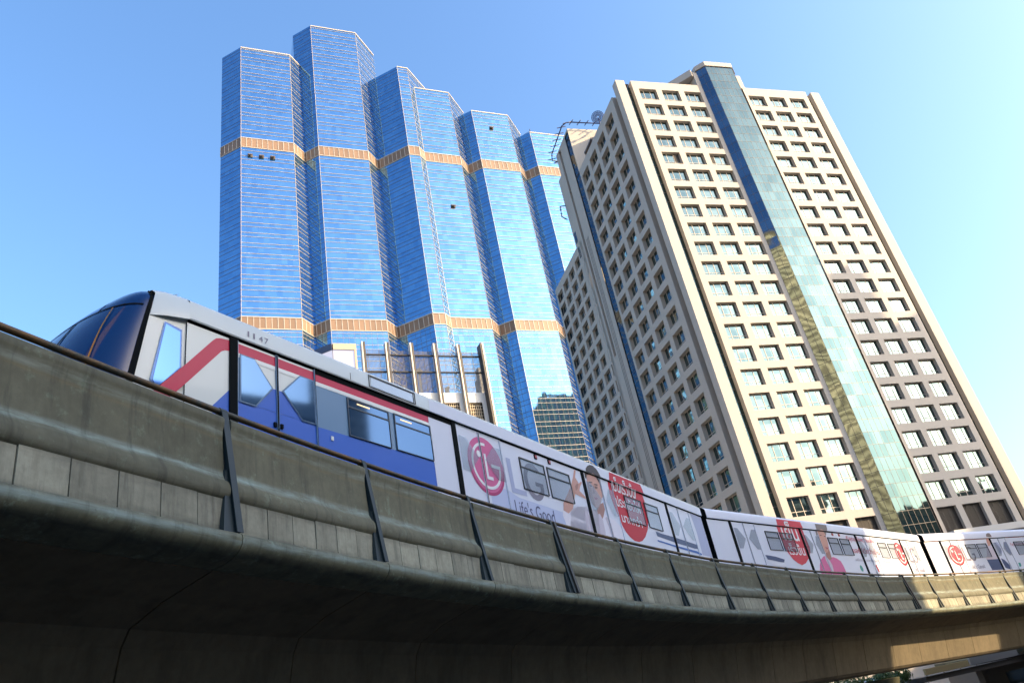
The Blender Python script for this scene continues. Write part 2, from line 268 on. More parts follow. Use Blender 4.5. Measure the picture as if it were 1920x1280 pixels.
# flat prints on the advertising wrap: car, name, colour, layer, outline in metres along and above the gutter
ART=[
(0,'hand','skin',2,[(12.67,-0.06),(12.77,-0.05),(12.63,-0.29),(12.73,-0.39),(12.77,-0.45),(12.96,-0.35),(12.99,-0.38),(12.83,-0.52),(12.72,-0.67),(13.01,-0.80),(13.01,-0.87),(12.59,-0.83),(12.42,-0.82),(12.30,-0.69),(12.32,-0.53),(12.47,-0.35)]),
(0,'palm','skin_dark',3,[(12.65,-0.47),(12.74,-0.47),(12.63,-0.63),(12.49,-0.71),(12.51,-0.57)]),
(0,'forearm','skin',2,[(12.31,-0.56),(12.44,-0.77),(12.28,-1.02),(12.07,-1.30),(11.78,-1.47),(11.52,-1.42),(11.61,-1.20),(11.91,-0.93)]),
(0,'shirt','shirt',1,[(11.54,-1.38),(11.78,-1.47),(12.08,-1.28),(12.49,-1.16),(12.93,-1.10),(13.24,-1.10),(13.72,-1.11),(13.74,-1.62),(13.35,-1.97),(11.48,-2.19),(11.51,-1.79),(11.42,-1.57)]),
(0,'shirt','shirt',1,[(11.95,-1.34),(12.36,-1.18),(13.00,-1.10),(13.41,-1.12),(13.98,-1.16),(14.62,-1.26),(14.98,-1.45),(14.97,-1.75),(14.84,-2.13),(11.46,-2.49)]),
(0,'shirt_fold','shirt_dark',2,[(12.85,-1.20),(12.95,-1.34),(12.91,-1.85),(12.86,-2.05),(12.73,-2.06),(12.70,-1.75),(12.69,-1.38)]),
(0,'shirt_fold','shirt_dark',2,[(14.12,-1.22),(14.31,-1.41),(14.32,-1.83),(14.17,-1.90),(14.11,-1.57),(14.00,-1.29)]),
(0,'neck','skin_dark',2,[(13.55,-0.99),(14.11,-0.80),(14.12,-1.01),(13.89,-1.26),(13.60,-1.50),(13.57,-1.25)]),
(0,'tie','shirt_dark',3,[(13.58,-1.22),(13.70,-1.21),(13.80,-1.37),(13.78,-1.74),(13.66,-1.98),(13.32,-2.02),(13.44,-1.58)]),
(0,'hair','hair',2,[(13.32,0.09),(13.46,0.20),(13.66,0.28),(13.86,0.29),(14.05,0.22),(14.18,0.09),(14.26,-0.09),(14.24,-0.34),(14.13,-0.47),(14.16,-0.30),(14.03,-0.05),(13.71,0.03),(13.42,-0.07),(13.33,-0.21),(13.28,-0.16)]),
(0,'face','skin',3,[(13.40,-0.08),(13.71,0.03),(14.01,-0.04),(14.16,-0.19),(14.15,-0.44),(14.23,-0.45),(14.18,-0.60),(14.04,-0.70),(13.92,-0.86),(13.69,-1.00),(13.49,-1.05),(13.35,-0.96),(13.28,-0.77),(13.29,-0.56),(13.32,-0.32)]),
(0,'face_shade','skin_dark',4,[(13.32,-0.32),(13.42,-0.28),(13.50,-0.47),(13.48,-0.69),(13.52,-0.89),(13.52,-1.04),(13.35,-0.96),(13.28,-0.77),(13.29,-0.56)]),
(0,'eyebrow','hair',5,[(13.43,-0.27),(13.66,-0.24),(13.66,-0.27),(13.43,-0.31)]),
(0,'eyebrow','hair',5,[(13.78,-0.27),(13.98,-0.26),(13.98,-0.30),(13.77,-0.31)]),
(0,'eye','hair',5,[(13.43,-0.36),(13.61,-0.36),(13.57,-0.41),(13.43,-0.41)]),
(0,'eye','hair',5,[(13.77,-0.36),(13.95,-0.35),(13.91,-0.40),(13.76,-0.41)]),
(0,'nose','skin_dark',5,[(13.65,-0.36),(13.70,-0.36),(13.67,-0.52),(13.71,-0.58),(13.58,-0.63),(13.53,-0.60)]),
(0,'mouth','lip',5,[(13.53,-0.73),(13.69,-0.71),(13.83,-0.72),(13.67,-0.79),(13.57,-0.78)]),
(0,'red_drop','adred',1,[(14.94,0.35),(15.22,0.34),(15.96,0.34),(16.74,0.34),(17.21,0.35),(17.30,0.13),(17.37,-0.22),(17.39,-0.58),(17.22,-0.96),(17.01,-1.25),(16.67,-1.52),(16.34,-1.69),(16.04,-1.76),(15.73,-1.76),(15.46,-1.68),(15.23,-1.54),(15.09,-1.36),(15.00,-1.14),(14.88,-0.92),(14.80,-0.69),(14.73,-0.42),(14.77,-0.08)]),
(0,'appliance','acdark',2,[(17.63,-1.22),(18.14,-1.24),(19.20,-1.23),(21.34,-1.26),(21.34,-1.42),(21.02,-1.44),(19.07,-1.42),(17.69,-1.38)]),
(0,'appliance_light','acwhite',2,[(17.68,-1.40),(19.05,-1.44),(21.17,-1.47),(21.44,-1.57),(20.91,-1.58),(18.98,-1.55),(17.64,-1.51)]),
(0,'appliance_line','acblue',3,[(17.60,-1.51),(18.99,-1.53),(21.13,-1.52),(21.62,-1.57),(21.53,-1.63),(20.88,-1.61),(18.95,-1.59),(17.59,-1.56)]),
(0,'ad_shade','lilac',1,[(21.60,-0.01),(22.72,0.02),(22.72,-1.58),(21.67,-1.61),(21.70,-1.25),(21.74,-0.75),(21.65,-0.29)]),
(1,'red_drop','adred2',1,[(5.50,0.44),(7.65,0.37),(7.73,0.04),(7.80,-0.45),(7.85,-0.86),(7.76,-1.07),(7.47,-1.32),(6.94,-1.60),(6.53,-1.70),(6.22,-1.62),(5.90,-1.46),(5.64,-1.18),(5.48,-0.89),(5.42,-0.46),(5.42,-0.02)]),
(1,'appliance','acdark',2,[(3.62,-1.34),(3.88,-1.35),(4.47,-1.39),(5.13,-1.49),(5.01,-1.62),(4.58,-1.60),(4.12,-1.55),(3.71,-1.53)]),
(1,'appliance_light','acwhite',2,[(3.64,-1.54),(4.10,-1.58),(4.56,-1.63),(4.99,-1.65),(5.09,-1.78),(4.52,-1.79),(3.95,-1.71)]),
(1,'woman_hair','hair2',2,[(9.10,0.37),(10.25,0.38),(10.21,0.13),(10.00,-0.17),(9.79,-0.29),(9.76,-0.04),(9.44,0.04),(9.20,-0.03),(9.01,-0.33),(8.94,-0.23),(9.06,0.07)]),
(1,'woman_face','skin',3,[(9.20,-0.03),(9.54,0.07),(9.83,0.00),(9.89,-0.21),(9.90,-0.40),(9.83,-0.65),(9.71,-0.87),(9.48,-1.02),(9.28,-1.08),(9.16,-1.00),(9.10,-0.79),(9.08,-0.58),(9.12,-0.29)]),
(1,'woman_neck','skin_dark',2,[(9.22,-1.07),(9.74,-0.84),(9.71,-1.09),(9.64,-1.34),(9.35,-1.41),(9.20,-1.28)]),
(1,'woman_eye','hair',5,[(9.29,-0.21),(9.48,-0.21),(9.45,-0.24),(9.28,-0.25)]),
(1,'woman_eye','hair',5,[(9.70,-0.24),(9.88,-0.24),(9.85,-0.28),(9.68,-0.28)]),
(1,'woman_mouth','lip',5,[(9.39,-0.76),(9.58,-0.81),(9.77,-0.78),(9.59,-0.88),(9.43,-0.89)]),
(1,'pink_jacket','pink',1,[(8.21,-1.65),(8.51,-1.40),(8.85,-1.25),(9.19,-1.19),(9.47,-1.27),(9.87,-1.24),(10.21,-1.30),(10.50,-1.42),(10.60,-1.63),(10.64,-1.91),(10.56,-2.09),(8.08,-2.09),(8.05,-1.86)]),
(1,'scarf','shirt_dark',3,[(9.02,-1.18),(9.20,-1.28),(9.35,-1.41),(9.45,-1.62),(9.38,-1.93),(9.15,-1.94),(9.08,-1.66),(8.97,-1.42)]),
(2,'hair3','hair2',2,[(6.31,0.22),(6.53,0.31),(6.72,0.30),(6.82,0.18),(6.79,0.04),(6.49,0.06),(6.25,0.09)]),
(2,'face3','skin',2,[(6.24,0.03),(6.63,-0.01),(6.54,-0.26),(6.36,-0.45),(6.09,-0.48),(6.12,-0.25)]),
(2,'jacket3','shirt_dark',1,[(5.93,-0.43),(6.35,-0.40),(6.56,-0.83),(6.58,-1.30),(5.24,-1.28),(5.57,-0.98)]),
(2,'jacket3','acdark',2,[(5.30,-1.28),(6.53,-1.30),(6.59,-1.94),(5.35,-1.92)]),
(2,'arm3','acdark',2,[(6.81,-1.26),(7.08,-1.37),(7.36,-1.70),(7.29,-1.98),(6.82,-1.86),(6.78,-1.54)]),
(2,'glass_drop','lilac',1,[(6.90,-0.28),(7.19,-0.26),(7.33,-0.48),(7.26,-0.86),(7.07,-1.04),(6.91,-0.94),(6.86,-0.56)]),
(2,'glass_drop','lilac',1,[(7.89,-0.31),(8.17,-0.27),(8.25,-0.56),(8.18,-0.99),(7.98,-1.08),(7.74,-0.88),(7.77,-0.55)]),
(2,'card','teal',2,[(8.38,-1.61),(8.62,-1.62),(8.56,-1.83),(8.33,-1.87)]),
]
# ------------------------------------------------------------------ ground and streets
g = MB(); g.face([(-2500, -2500, 0), (2500, -2500, 0), (2500, 2500, 0), (-2500, 2500, 0)]); tag(g.build('ground', M['pave']), kind='structure')
g = MB(); g.face([(-60, -300, .004), (60, -300, .004), (60, 60, .004), (-60, 60, .004)]); tag(g.build('road', M['asphalt']), kind='structure')

# ------------------------------------------------------------------ elevated viaduct
J = [(-3.97, 8.68), (-2.84, 11.39), (-1.53, 14.23), (-.01, 17.2), (1.67, 20.26), (3.27, 22.94), (5.1, 25.77), (6.98, 28.3), (8.8, 30.7), (10.55, 32.88), (12.43, 35.01), (14.54, 37.4), (16.57, 39.39), (18.55, 41.19), (20.71, 43.02), (22.9, 44.77), (25.13, 46.47), (27.02, 47.82)]
back = [(-5.28, 5.12)]; h_ = 19.0
for k in range(5):
    p = back[0]; back.insert(0, (p[0] - 2.9 * math.sin(R(h_)), p[1] - 2.9 * math.cos(R(h_)))); h_ -= 2
fore = []; p = J[-1]; h_ = 56.0
for k in range(16):
    p = (p[0] + 2.8 * math.sin(R(h_)), p[1] + 2.8 * math.cos(R(h_))); fore.append(p); h_ += 1.7
JP = back + J + fore
J0 = len(back)
def vz(x, y): return 6.5 + 4.47 - .02 * (math.hypot(x, y) - 8.94)
def cr(t):
    i = max(0, min(len(JP) - 2, int(math.floor(t)))); f = t - i
    P = [Vector(JP[max(0, min(len(JP) - 1, i + k))]) for k in (-1, 0, 1, 2)]
    if i == 0: P[0] = P[1] * 2 - P[2]
    if i == len(JP) - 2: P[3] = P[2] * 2 - P[1]
    pos = .5 * (2 * P[1] + (P[2] - P[0]) * f + (2 * P[0] - 5 * P[1] + 4 * P[2] - P[3]) * f * f + (3 * P[1] - P[0] - 3 * P[2] + P[3]) * f ** 3)
    tan = .5 * ((P[2] - P[0]) + 2 * (2 * P[0] - 5 * P[1] + 4 * P[2] - P[3]) * f + 3 * (3 * P[1] - P[0] - 3 * P[2] + P[3]) * f * f)
    return pos, tan.normalized(), (P[2] - P[1]).length
def vfr(t, out, z):
    pos, tan, _ = cr(t); n = Vector((tan.y, -tan.x)); q = pos + n * out
    return Vector((q.x, q.y, vz(pos.x, pos.y) + z))
def sweep(prof, t0, t1, steps, closed=True, smooth=True):
    b = MB(); ts = [t0 + (t1 - t0) * i / steps for i in range(steps + 1)]; rows = [[vfr(t_, o_, z_) for o_, z_ in prof] for t_ in ts]
    b.grid(rows, 0, close=closed, uvs=[[(t_ * 2.9 + t0 * 7.3, z_) for o_, z_ in prof] for t_ in ts])
    if closed: b.face(rows[0]); b.face(rows[-1][::-1])
    return b
NB = len(JP) - 1
via = thing('railway_viaduct', 'curving weathered concrete railway viaduct with green stained side panels', 'viaduct', (-8, 20, 0))
PANEL = [(.05, -.142), (.095, -.15), (.125, -.19), (.13, -.27), (.105, -.34), (.10, -.45), (.115, -.70), (.125, -.88), (.14, -.97), (.19, -1.05), (.235, -1.12), (.25, -1.19), (.235, -1.26), (.19, -1.315), (.12, -1.335), (.05, -1.30), (.02, -1.15), (.02, -.22)]
CORN = [(.08, -1.742), (.345, -1.752), (.375, -1.775), (.385, -1.82), (.375, -1.88), (.34, -1.94), (.28, -1.99), (.19, -2.035), (.08, -2.06), (-.1, -2.075), (-.1, -1.742)]
GIRD = [(-.1, -2.085), (-.9, -2.26), (-1.45, -2.46), (-1.58, -2.66), (-1.86, -3.95), (-1.98, -4.06), (-6.62, -4.06), (-6.74, -3.95), (-7.02, -2.66), (-7.15, -2.46), (-7.7, -2.26), (-8.5, -2.085), (-8.7, -1.9), (-8.7, -1.745), (-.1, -1.745)]
for i in range(NB):
    ln = cr(i + .5)[2]; g_ = .06 / ln; vis = J0 - 2 <= i <= J0 + 20
    wide = (i == J0 + 2, i == J0 + 3)
    a = i + g_ + (.10 / ln if i in (J0 + 3, J0 + 12) else 0); b = i + 1 - g_
    pb = sweep([(o_ + random.uniform(-.004, .004), z_) for o_, z_ in PANEL], a, b, 6)
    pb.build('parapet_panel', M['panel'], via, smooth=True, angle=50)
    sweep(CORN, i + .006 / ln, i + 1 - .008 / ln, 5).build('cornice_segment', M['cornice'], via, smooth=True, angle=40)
    sweep(GIRD, i + .004, i + .996, 3).build('girder_segment', M['girder'], via)
    # post between two panels
    b_ = MB()
    def pf(u_, d_, z_, t=i, ln=ln):       # u along (m), d outward beyond the raked line, z along the rake 0..1
        return vfr(t + u_ / ln, .015 + z_ * .27 + d_, -.06 - z_ * 1.675)
    b_.box(pf, -.018, .018, -.05, .055, 0, 1); b_.box(pf, -.045, .045, .053, .066, 0, 1)
    b_.box(pf, -.045, .045, -.05, -.035, 0, 1); b_.face([pf(-.018, .02, .50), pf(-.06, .02, .50), pf(-.19, .02, 1), pf(-.018, .02, 1)]); b_.face([pf(-.06, -.05, .50), pf(-.06, .02, .50), pf(-.19, .02, 1), pf(-.19, -.05, 1)])
    b_.build('post', M['post'], via)
    if i in (J0 + 3, J0 + 12):
        b_ = MB(); b_.box(lambda u_, d_, z_: pf(u_ + .13, d_, z_), -.05, .05, -.03, .10, 0, 1); b_.build('joint_post', M['fin_dark'], via)
    if vis:
        n_ = 7 if i == J0 - 1 else 6; s0 = i + .10 / ln; s1 = i + 1 - .05 / ln
        for k in range(n_):
            t0 = s0 + (s1 - s0) * k / n_; t1 = s0 + (s1 - s0) * (k + 1) / n_; gp = .007 / ln; dd = random.uniform(-.006, .006)
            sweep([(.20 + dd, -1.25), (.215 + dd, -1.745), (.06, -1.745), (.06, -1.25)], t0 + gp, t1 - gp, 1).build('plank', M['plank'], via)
    else:
        sweep([(.20, -1.25), (.215, -1.745), (.06, -1.745), (.06, -1.25)], i, i + 1, 2).build('plank_row', M['plank'], via)
    # handrail with coupling collars
    b_ = MB(); b_.tube([vfr(i + k / 6, .02, -.045) for k in range(7)], .042, 10); b_.build('handrail', M['rail_pipe'], via, smooth=True, angle=60)
    b_ = MB(); b_.tube([vfr(i + k * .05 / ln, .02, -.045) for k in (-1, 0, 1)], .052, 10); b_.build('rail_collar', M['post'], via, smooth=True, angle=60)
# the dark backing behind the planks, and the far parapet
sweep([(.05, -1.1), (.05, -1.74), (-.1, -1.74), (-.1, -1.1)], 0, NB, NB * 3).build('parapet_curb', M['girder'], via)
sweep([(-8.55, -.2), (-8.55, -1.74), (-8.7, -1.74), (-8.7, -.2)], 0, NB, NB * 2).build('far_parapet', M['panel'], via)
for off in (-1.93, -3.37, -5.43, -6.87):
    sweep([(off - .035, -1.50), (off + .035, -1.50), (off + .035, -1.66), (off + .07, -1.70), (off - .07, -1.70), (off - .035, -1.66)], 0, NB, NB * 2).build('track_rail', M['steel'], via)
for off in (-2.65, -6.15):
    sweep([(off - 1.1, -1.70), (off + 1.1, -1.70), (off + 1.1, -1.743), (off - 1.1, -1.743)], 0, NB, NB * 2).build('track_plinth', M['deck'], via)
def pier(t, label, name='viaduct_pier'):
    c_ = vfr(t, -4.3, 0); tn = cr(t)[1]; nn = Vector((tn.y, -tn.x)); th = thing(name, label, 'pier', (c_.x, c_.y, 0), 'piers that carry the viaduct')
    fr = lambda u_, d_, z_: Vector((c_.x + tn.x * u_ + nn.x * d_, c_.y + tn.y * u_ + nn.y * d_, z_))
    b_ = MB(); poly = []
    for k in range(16):
        a_ = k / 16 * 2 * math.pi; poly.append((.8 * math.cos(a_), 1.0 * math.sin(a_)))
    top = c_.z - 4.9
    b_.grid([[fr(x_, y_, z_) for x_, y_ in poly] for z_ in (0, top - 1)], 0, close=True)
    b_.build('column', M['olive'], th, smooth=True, angle=60)
    b_ = MB(); b_.grid([[fr(x_ * s1, y_ * s2, z_) for x_, y_ in poly] for z_, s1, s2 in ((top - 1, 1, 1), (top - .3, 1.15, 2.1), (top + .5, 1.2, 2.4))], 0, close=True)
    b_.face([fr(x_ * 1.2, y_ * 2.4, top + .5) for x_, y_ in poly]); b_.build('pier_head', M['olive'], th, smooth=True, angle=50)
for t, lb in ((J0 + 3, 'concrete viaduct pier beneath the girder, nearest to the camera'), (J0 + 12, 'olive grey viaduct pier beneath the girder, between street trees and footbridge'), (J0 + 21, 'concrete viaduct pier farthest right, behind the footbridge')): pier(t, lb)

# ------------------------------------------------------------------ train
CARS = [((-5.136, 9.484, 6.681), (.4854, .8741, -.0169)), ((6.179, 29.728, 6.277), (.6841, .7291, -.0183)), ((21.393, 45.83, 5.872), (.8496, .5272, -.0173))]
def car_frame(i):
    O, u_ = CARS[i]; O = Vector(O) + Vector((0, 0, 6.5)); uh = Vector((u_[0], u_[1], 0)); sl = u_[2] / uh.length; uh.normalize(); n = Vector((uh.y, -uh.x, 0))
    return lambda u, d, w_: O + uh * u + n * d + Vector((0, 0, w_ + u * sl))
def clip(poly, k, lo, keep_above):
    out = []
    for i in range(len(poly)):
        a = poly[i - 1]; b = poly[i]; ia = (a[k] >= lo) == keep_above; ib = (b[k] >= lo) == keep_above
        if ia != ib:
            t = (lo - a[k]) / (b[k] - a[k]); out.append((a[0] + (b[0] - a[0]) * t, a[1] + (b[1] - a[1]) * t))
        if ib: out.append(b)
    return out
def tri(poly):
    from mathutils.geometry import tessellate_polygon
    return [tuple(t) for t in tessellate_polygon([[Vector((x, y, 0)) for x, y in poly]])]
def decal(fr, car, name, poly, m_, lv=1, side_only=False):
    """a flat print on the car side; above the gutter it runs on over the roof fairing"""
    b = MB(); n = 0
    for part, d in ((clip(poly, 1, -.012, False), .0035 * lv), (clip(clip(poly, 1, .008, True), 1, .30, False), .062 + .0035 * lv)):
        if len(part) < 3 or (side_only and n): n += 1; continue
        n += 1
        tr = tri(part); k = len(b.v); b.v += [tuple(fr(x, d, y)) for x, y in part]
        for t_ in tr:
            p0, p1, p2 = (part[q] for q in t_)
            ccw = (p1[0] - p0[0]) * (p2[1] - p0[1]) - (p1[1] - p0[1]) * (p2[0] - p0[0])
            t_ = t_ if ccw > 0 else t_[::-1]
            b.f.append(tuple(k + q for q in t_)); b.m.append(0); b.uv.append(None)
    if b.f: return b.build(name, m_, car)
def circle(cx, cy, r, n=40, a0=0, a1=360, r2=None):
    pts = [(cx + r * math.cos(R(a0 + (a1 - a0) * k / n)), cy + r * math.sin(R(a0 + (a1 - a0) * k / n))) for k in range(n + (0 if a1 - a0 == 360 else 1))]
    if r2: pts += [(cx + r2 * math.cos(R(a1 - (a1 - a0) * k / n)), cy + r2 * math.sin(R(a1 - (a1 - a0) * k / n))) for k in range(n + 1)]
    return pts
def text_mesh(body, bold=.0):
    cu = bpy.data.curves.new('t', 'FONT'); cu.body = body; cu.size = 1; cu.resolution_u = 3; cu.offset = bold
    o = bpy.data.objects.new('t', cu); COL.objects.link(o); bpy.context.view_layer.update()
    me = bpy.data.meshes.new_from_object(o); v = [tuple(q.co) for q in me.vertices]; f = [tuple(p.vertices) for p in me.polygons]
    bpy.data.objects.remove(o); bpy.data.meshes.remove(me); return v, f
def lettering(fr, car, body, u0, u1, w0, w1, m_, lv=3, name='lettering', bold=.0, on_roof=False, shear=0):
    v, f = text_mesh(body, bold)
    if not v: return
    xs = [p[0] for p in v]; ys = [p[1] for p in v]; sx = (u1 - u0) / (max(xs) - min(xs)); sy = (w1 - w0) / (max(ys) - min(ys))
    b = MB(); d = .0035 * lv
    for x, y, z in v:
        yy = w0 + (y - min(ys)) * sy; xx = u0 + (x - min(xs)) * sx + shear * (yy - w0)
        b.v.append(tuple(fr(xx, d + (.062 if (on_roof or yy > .004) else 0), yy)))
    for q in f: b.f.append(q); b.m.append(0); b.uv.append(None)
    return b.build(name, m_, car)
PROF = [(0, -2.75), (0, -.035), (-.05, -.03), (-.05, .0), (.045, .0), (.06, .02), (.06, .30), (.045, .35), (-.05, .43), (-.25, .52), (-.7, .60), (-1.4, .64), (-1.56, .64)]
PROF = PROF + [(-3.12 - d_, w_) for d_, w_ in PROF[::-1][1:]]
def car_shell(fr, car, u0, u1, side_m, roof_m, name='body'):
    b = MB(); n = len(PROF); rows = [[fr(u, d_, w_) for d_, w_ in PROF] for u in (u0, u1)]
    k = 0
    for j in range(n - 1):
        mi = 0 if (j < 1 or j >= n - 2) else (2 if j in (1, 2, 3) else 1)
        b.face([rows[1][j], rows[0][j], rows[0][j + 1], rows[1][j + 1]], mi)
    b.face(rows[0][::-1], 2); b.face(rows[1], 2); b.face([rows[0][0], rows[1][0], rows[1][-1], rows[0][-1]], 2)
    return b.build(name, [side_m, roof_m, M['black']], car, smooth=True, angle=35)
def rect(a, b, c, d): return [(a, c), (b, c), (b, d), (a, d)]
def window(fr, car, a, b, top=-.30, bot=-1.14, wrapped=False, frame=None):
    fm = frame or M['black']
    o = MB(); d = .019 if not wrapped else .026
    w_ = .028; tr_ = -.57; hl = .006 if wrapped else .014
    for q in ((a, b, top - w_, top), (a, a + w_, tr_, top - w_), (b - w_, b, tr_, top - w_), (a + w_, b - w_, tr_, tr_ + w_), (a, b, bot, bot + hl), (a, a + hl, bot, tr_), (b - hl, b, bot, tr_)):
        o.box(fr, q[0], q[1], .001, d + .012, q[2], q[3])
    win = o.build('window', fm, car)
    o = MB(); o.face([fr(a + .01, d, bot + .01), fr(b - .01, d, bot + .01), fr(b - .01, d, top - .01), fr(a + .01, d, top - .01)])
    o.build('glass', M['vinyl'] if wrapped else M['trainglass'], win)
    return win
def door(fr, car, p, mid, end, wrapped=False, pw=.15, leaf=None):
    o = MB(); o.box(fr, p - .02, p + pw - .02, .002, .032, -2.6, -.01); o.build('door_edge', M['black'], car)
    hexl = [(p + pw + .05, -.29), (p + pw + .32, -.29), (mid - .13, -.72), (p + pw + .34, -1.13), (p + pw + .05, -1.13)]
    hexr = [(end - .05, -.29), (end - .36, -.29), (mid + .14, -.70), (end - .34, -1.13), (end - .05, -1.13)]
    for a, b, hx in ((p + pw - .02, mid - .012, hexl), (mid + .012, end - .012, hexr)):
        o = MB()
        # thin raised edge of the leaf
        o.box(fr, a, a + .012, .001, .03, -2.5, -.03); o.box(fr, b - .012, b, .001, .03, -2.5, -.03)
        lf = o.build('door_leaf', leaf or (M['wrap'] if wrapped else M['slate']), car)
        q = MB(); d = .026
        cx = sum(x for x, y in hx) / 5; cy = sum(y for x, y in hx) / 5
        if not wrapped:
            r_ = MB(); big = [(cx + (x - cx) * 1.10, cy + (y - cy) * 1.06) for x, y in hx]
            if (big[1][0] - big[0][0]) < 0: big = big[::-1]; hx = hx[::-1]
            r_.face([fr(x, .022, y) for x, y in big[::-1]]); r_.build('door_glass_gasket', mat_gasket, lf)
            q.face([fr(x, d, y) for x, y in hx[::-1]]); q.build('door_glass', M['trainglass'], lf)
        else:
            if (hx[1][0] - hx[0][0]) < 0: hx = hx[::-1]
            q.face([fr(x, d, y) for x, y in hx[::-1]]); q.build('door_glass', M['vinyl'], lf)
    o = MB(); o.box(fr, mid - .018, mid + .018, .002, .03, -2.6, -.01); o.build('door_seal', M['black'], car)
    o = MB(); o.box(fr, end - .010, end + .010, .002, .02, -2.6, -.01); o.build('door_gap', M['black'], car)
mat_gasket = mat('door_gasket', (.07, .14, .24), .3, .3)
def strip(fr, car, a, b, w0, w1, m_, name, d=.012, th=.002):
    o = MB(); o.box(fr, a, b, .001, d, w0, w1); return o.build(name, m_, car)
def bogies(fr, car, us):
    for u in us:
        o = MB(); o.box(fr, u - 1.5, u + 1.5, -2.5, -.6, -3.3, -2.8); bg_ = o.build('bogie', M['under'], car)
        for du in (-1, 1):
            for dd in (-.55, -2.3):
                o = MB(); c_ = fr(u + du, dd, -3.28); a_ = (fr(1, 0, 0) - fr(0, 0, 0)).normalized(); n_ = (fr(0, 1, 0) - fr(0, 0, 0)).normalized()
                rows = [[c_ + n_ * s_ + (a_ * math.cos(k * math.pi / 10) + Vector((0, 0, 1)) * math.sin(k * math.pi / 10)) * .42 for k in range(20)] for s_ in (-.07, .07)]
                o.grid(rows, 0, close=True); o.face(rows[0][::-1]); o.face(rows[1]); o.build('wheel', M['steel'], bg_)
def lg_logo(fr, car, cx, cy, r, dark=True, sx=1.0):
    S = lambda pts: [(cx + (x - cx) * sx, y) for x, y in pts]
    decal(fr, car, 'logo_disc', S(circle(cx, cy, r)), M['logo'] if dark else M['adred2'], 2)
    k = r / .72
    decal(fr, car, 'logo_rim', S(circle(cx, cy, r, 44, 180, 360, r * .90)), M['logo_dark'] if dark else M['adred'], 3)
    line = M['text_white']
    decal(fr, car, 'logo_ring', S(circle(cx, cy, r * .80, 48, 84, 360, r * .70)), line, 4)
    decal(fr, car, 'logo_bar', S(rect(cx + .20 * k, cx + r * .79, cy + .0 * k, cy + .085 * k)), line, 5)
    decal(fr, car, 'logo_stem', S([(cx - .06 * k, cy + .30 * k), (cx + .025 * k, cy + .30 * k), (cx + .025 * k, cy - .25 * k), (cx + .20 * k, cy - .25 * k), (cx + .20 * k, cy - .335 * k), (cx - .06 * k, cy - .335 * k)]), line, 5)
    decal(fr, car, 'logo_eye', S(circle(cx - .26 * k, cy + .25 * k, .085 * k, 18)), line, 5)
GRP = 'coupled cars of the passing train'
# --- leading car
fr0 = car_frame(0)
car0 = thing('train_car', 'leading train car with dark blue windshield, red band and 1147 on its roof edge', 'train car', tuple(fr0(11, -1.5, -3.7)), GRP)
car_shell(fr0, car0, .27, 22.75, M['white'], M['roof'])
# cab: a nose drawn in towards the windscreen
def us(w_): return -.29 - (.20 - w_) * .15
def noseL(w_): 
    pts = [(.64, .05), (.55, .25), (.45, .42), (.30, .62), (.15, .80), (-.09, .97), (-.4, 1.14), (-.75, 1.27), (-1.15, 1.36), (-1.8, 1.42), (-2.75, 1.36)]
    for (a, la), (b, lb) in zip(pts, pts[1:]):
        if w_ <= a and w_ >= b: t = (a - w_) / (a - b); return la + (lb - la) * t
    return pts[0][1] if w_ > .64 else pts[-1][1]
NK = .62
ws = [.64, .60, .55, .50, .45, .38, .30, .22, .12, 0, -.15, -.3, -.5, -.7, -.95, -1.2, -1.6, -2.1, -2.75]
ny = 22
def nose_pt(w_, t):                       # t 0..2 across the width; 1 is the middle
    k = 1 - math.cos((1 - abs(1 - t)) * math.pi / 2); y = k if t <= 1 else 2 - k; e = (1 - (1 - k) ** 2.3) ** (1 / 2.3)
    inset = .04 + (0 if w_ < .30 else min(1.5, (.06 if w_ < .38 else .14 if w_ < .45 else .32 if w_ < .5 else .55 if w_ < .56 else .9 if w_ < .61 else 1.3)))
    half = 1.56 - inset
    return fr0(us(min(w_, .3)) - NK * noseL(w_) * e, -1.56 + half * (1 - y), w_)
glass_rows = [w_ for w_ in ws if w_ <= .45]
b = MB(); b.grid([[nose_pt(w_, 2 * k / ny) for k in range(ny + 1)] for w_ in glass_rows])
wsd = b.build('windshield', M['windshield'], car0, smooth=True)
def nose_patch(name, w0, w1, t0, t1, m_, off=.006, nw=4, nt_=6, skew=0):
    q = MB(); c_ = fr0(1.5, -1.56, -.6); rows = []
    for i in range(nw + 1):
        w_ = w0 + (w1 - w0) * i / nw; r_ = []
        for k in range(nt_ + 1):
            p = nose_pt(w_, t0 + (t1 - t0) * k / nt_ + skew * i / nw); r_.append(p + (p - c_).normalized() * off)
        rows.append(r_)
    q.grid(rows); return q.build(name, m_, wsd, smooth=True)
nose_patch('destination_header', .05, .33, .606, 1.394, M['header'])
nose_patch('door_frame', -2.2, .04, .806, .83, M['black'], .009, 10, 1); nose_patch('door_frame', -2.2, .04, 1.17, 1.194, M['black'], .009, 10, 1)
nose_patch('header_line', .02, .05, .10, 1.9, M['black'], .010, 1, 16)
nose_patch('glass_border', -2.2, .40, .0, .05, M['black'], .010, 14, 2)
nose_patch('amber_streak', -1.6, -.0, .385, .398, M['amber'], .02, 8, 1, .04)  # reflection drawn as an amber strip on the windshield
b = MB(); b.grid([[nose_pt(w_, 2 * k / ny) for k in range(ny + 1)] for w_ in [.64, .60, .55, .50, .45]])
top = [nose_pt(.64, 2 * k / ny) for k in range(ny + 1)]; n_ = len(top)
b.grid([top, [fr0(.27, -1.56 + (1.3) * (1 - 2 * k / ny), .64) for k in range(ny + 1)]])
b.build('nose_roof', M['roof'], car0, smooth=True)
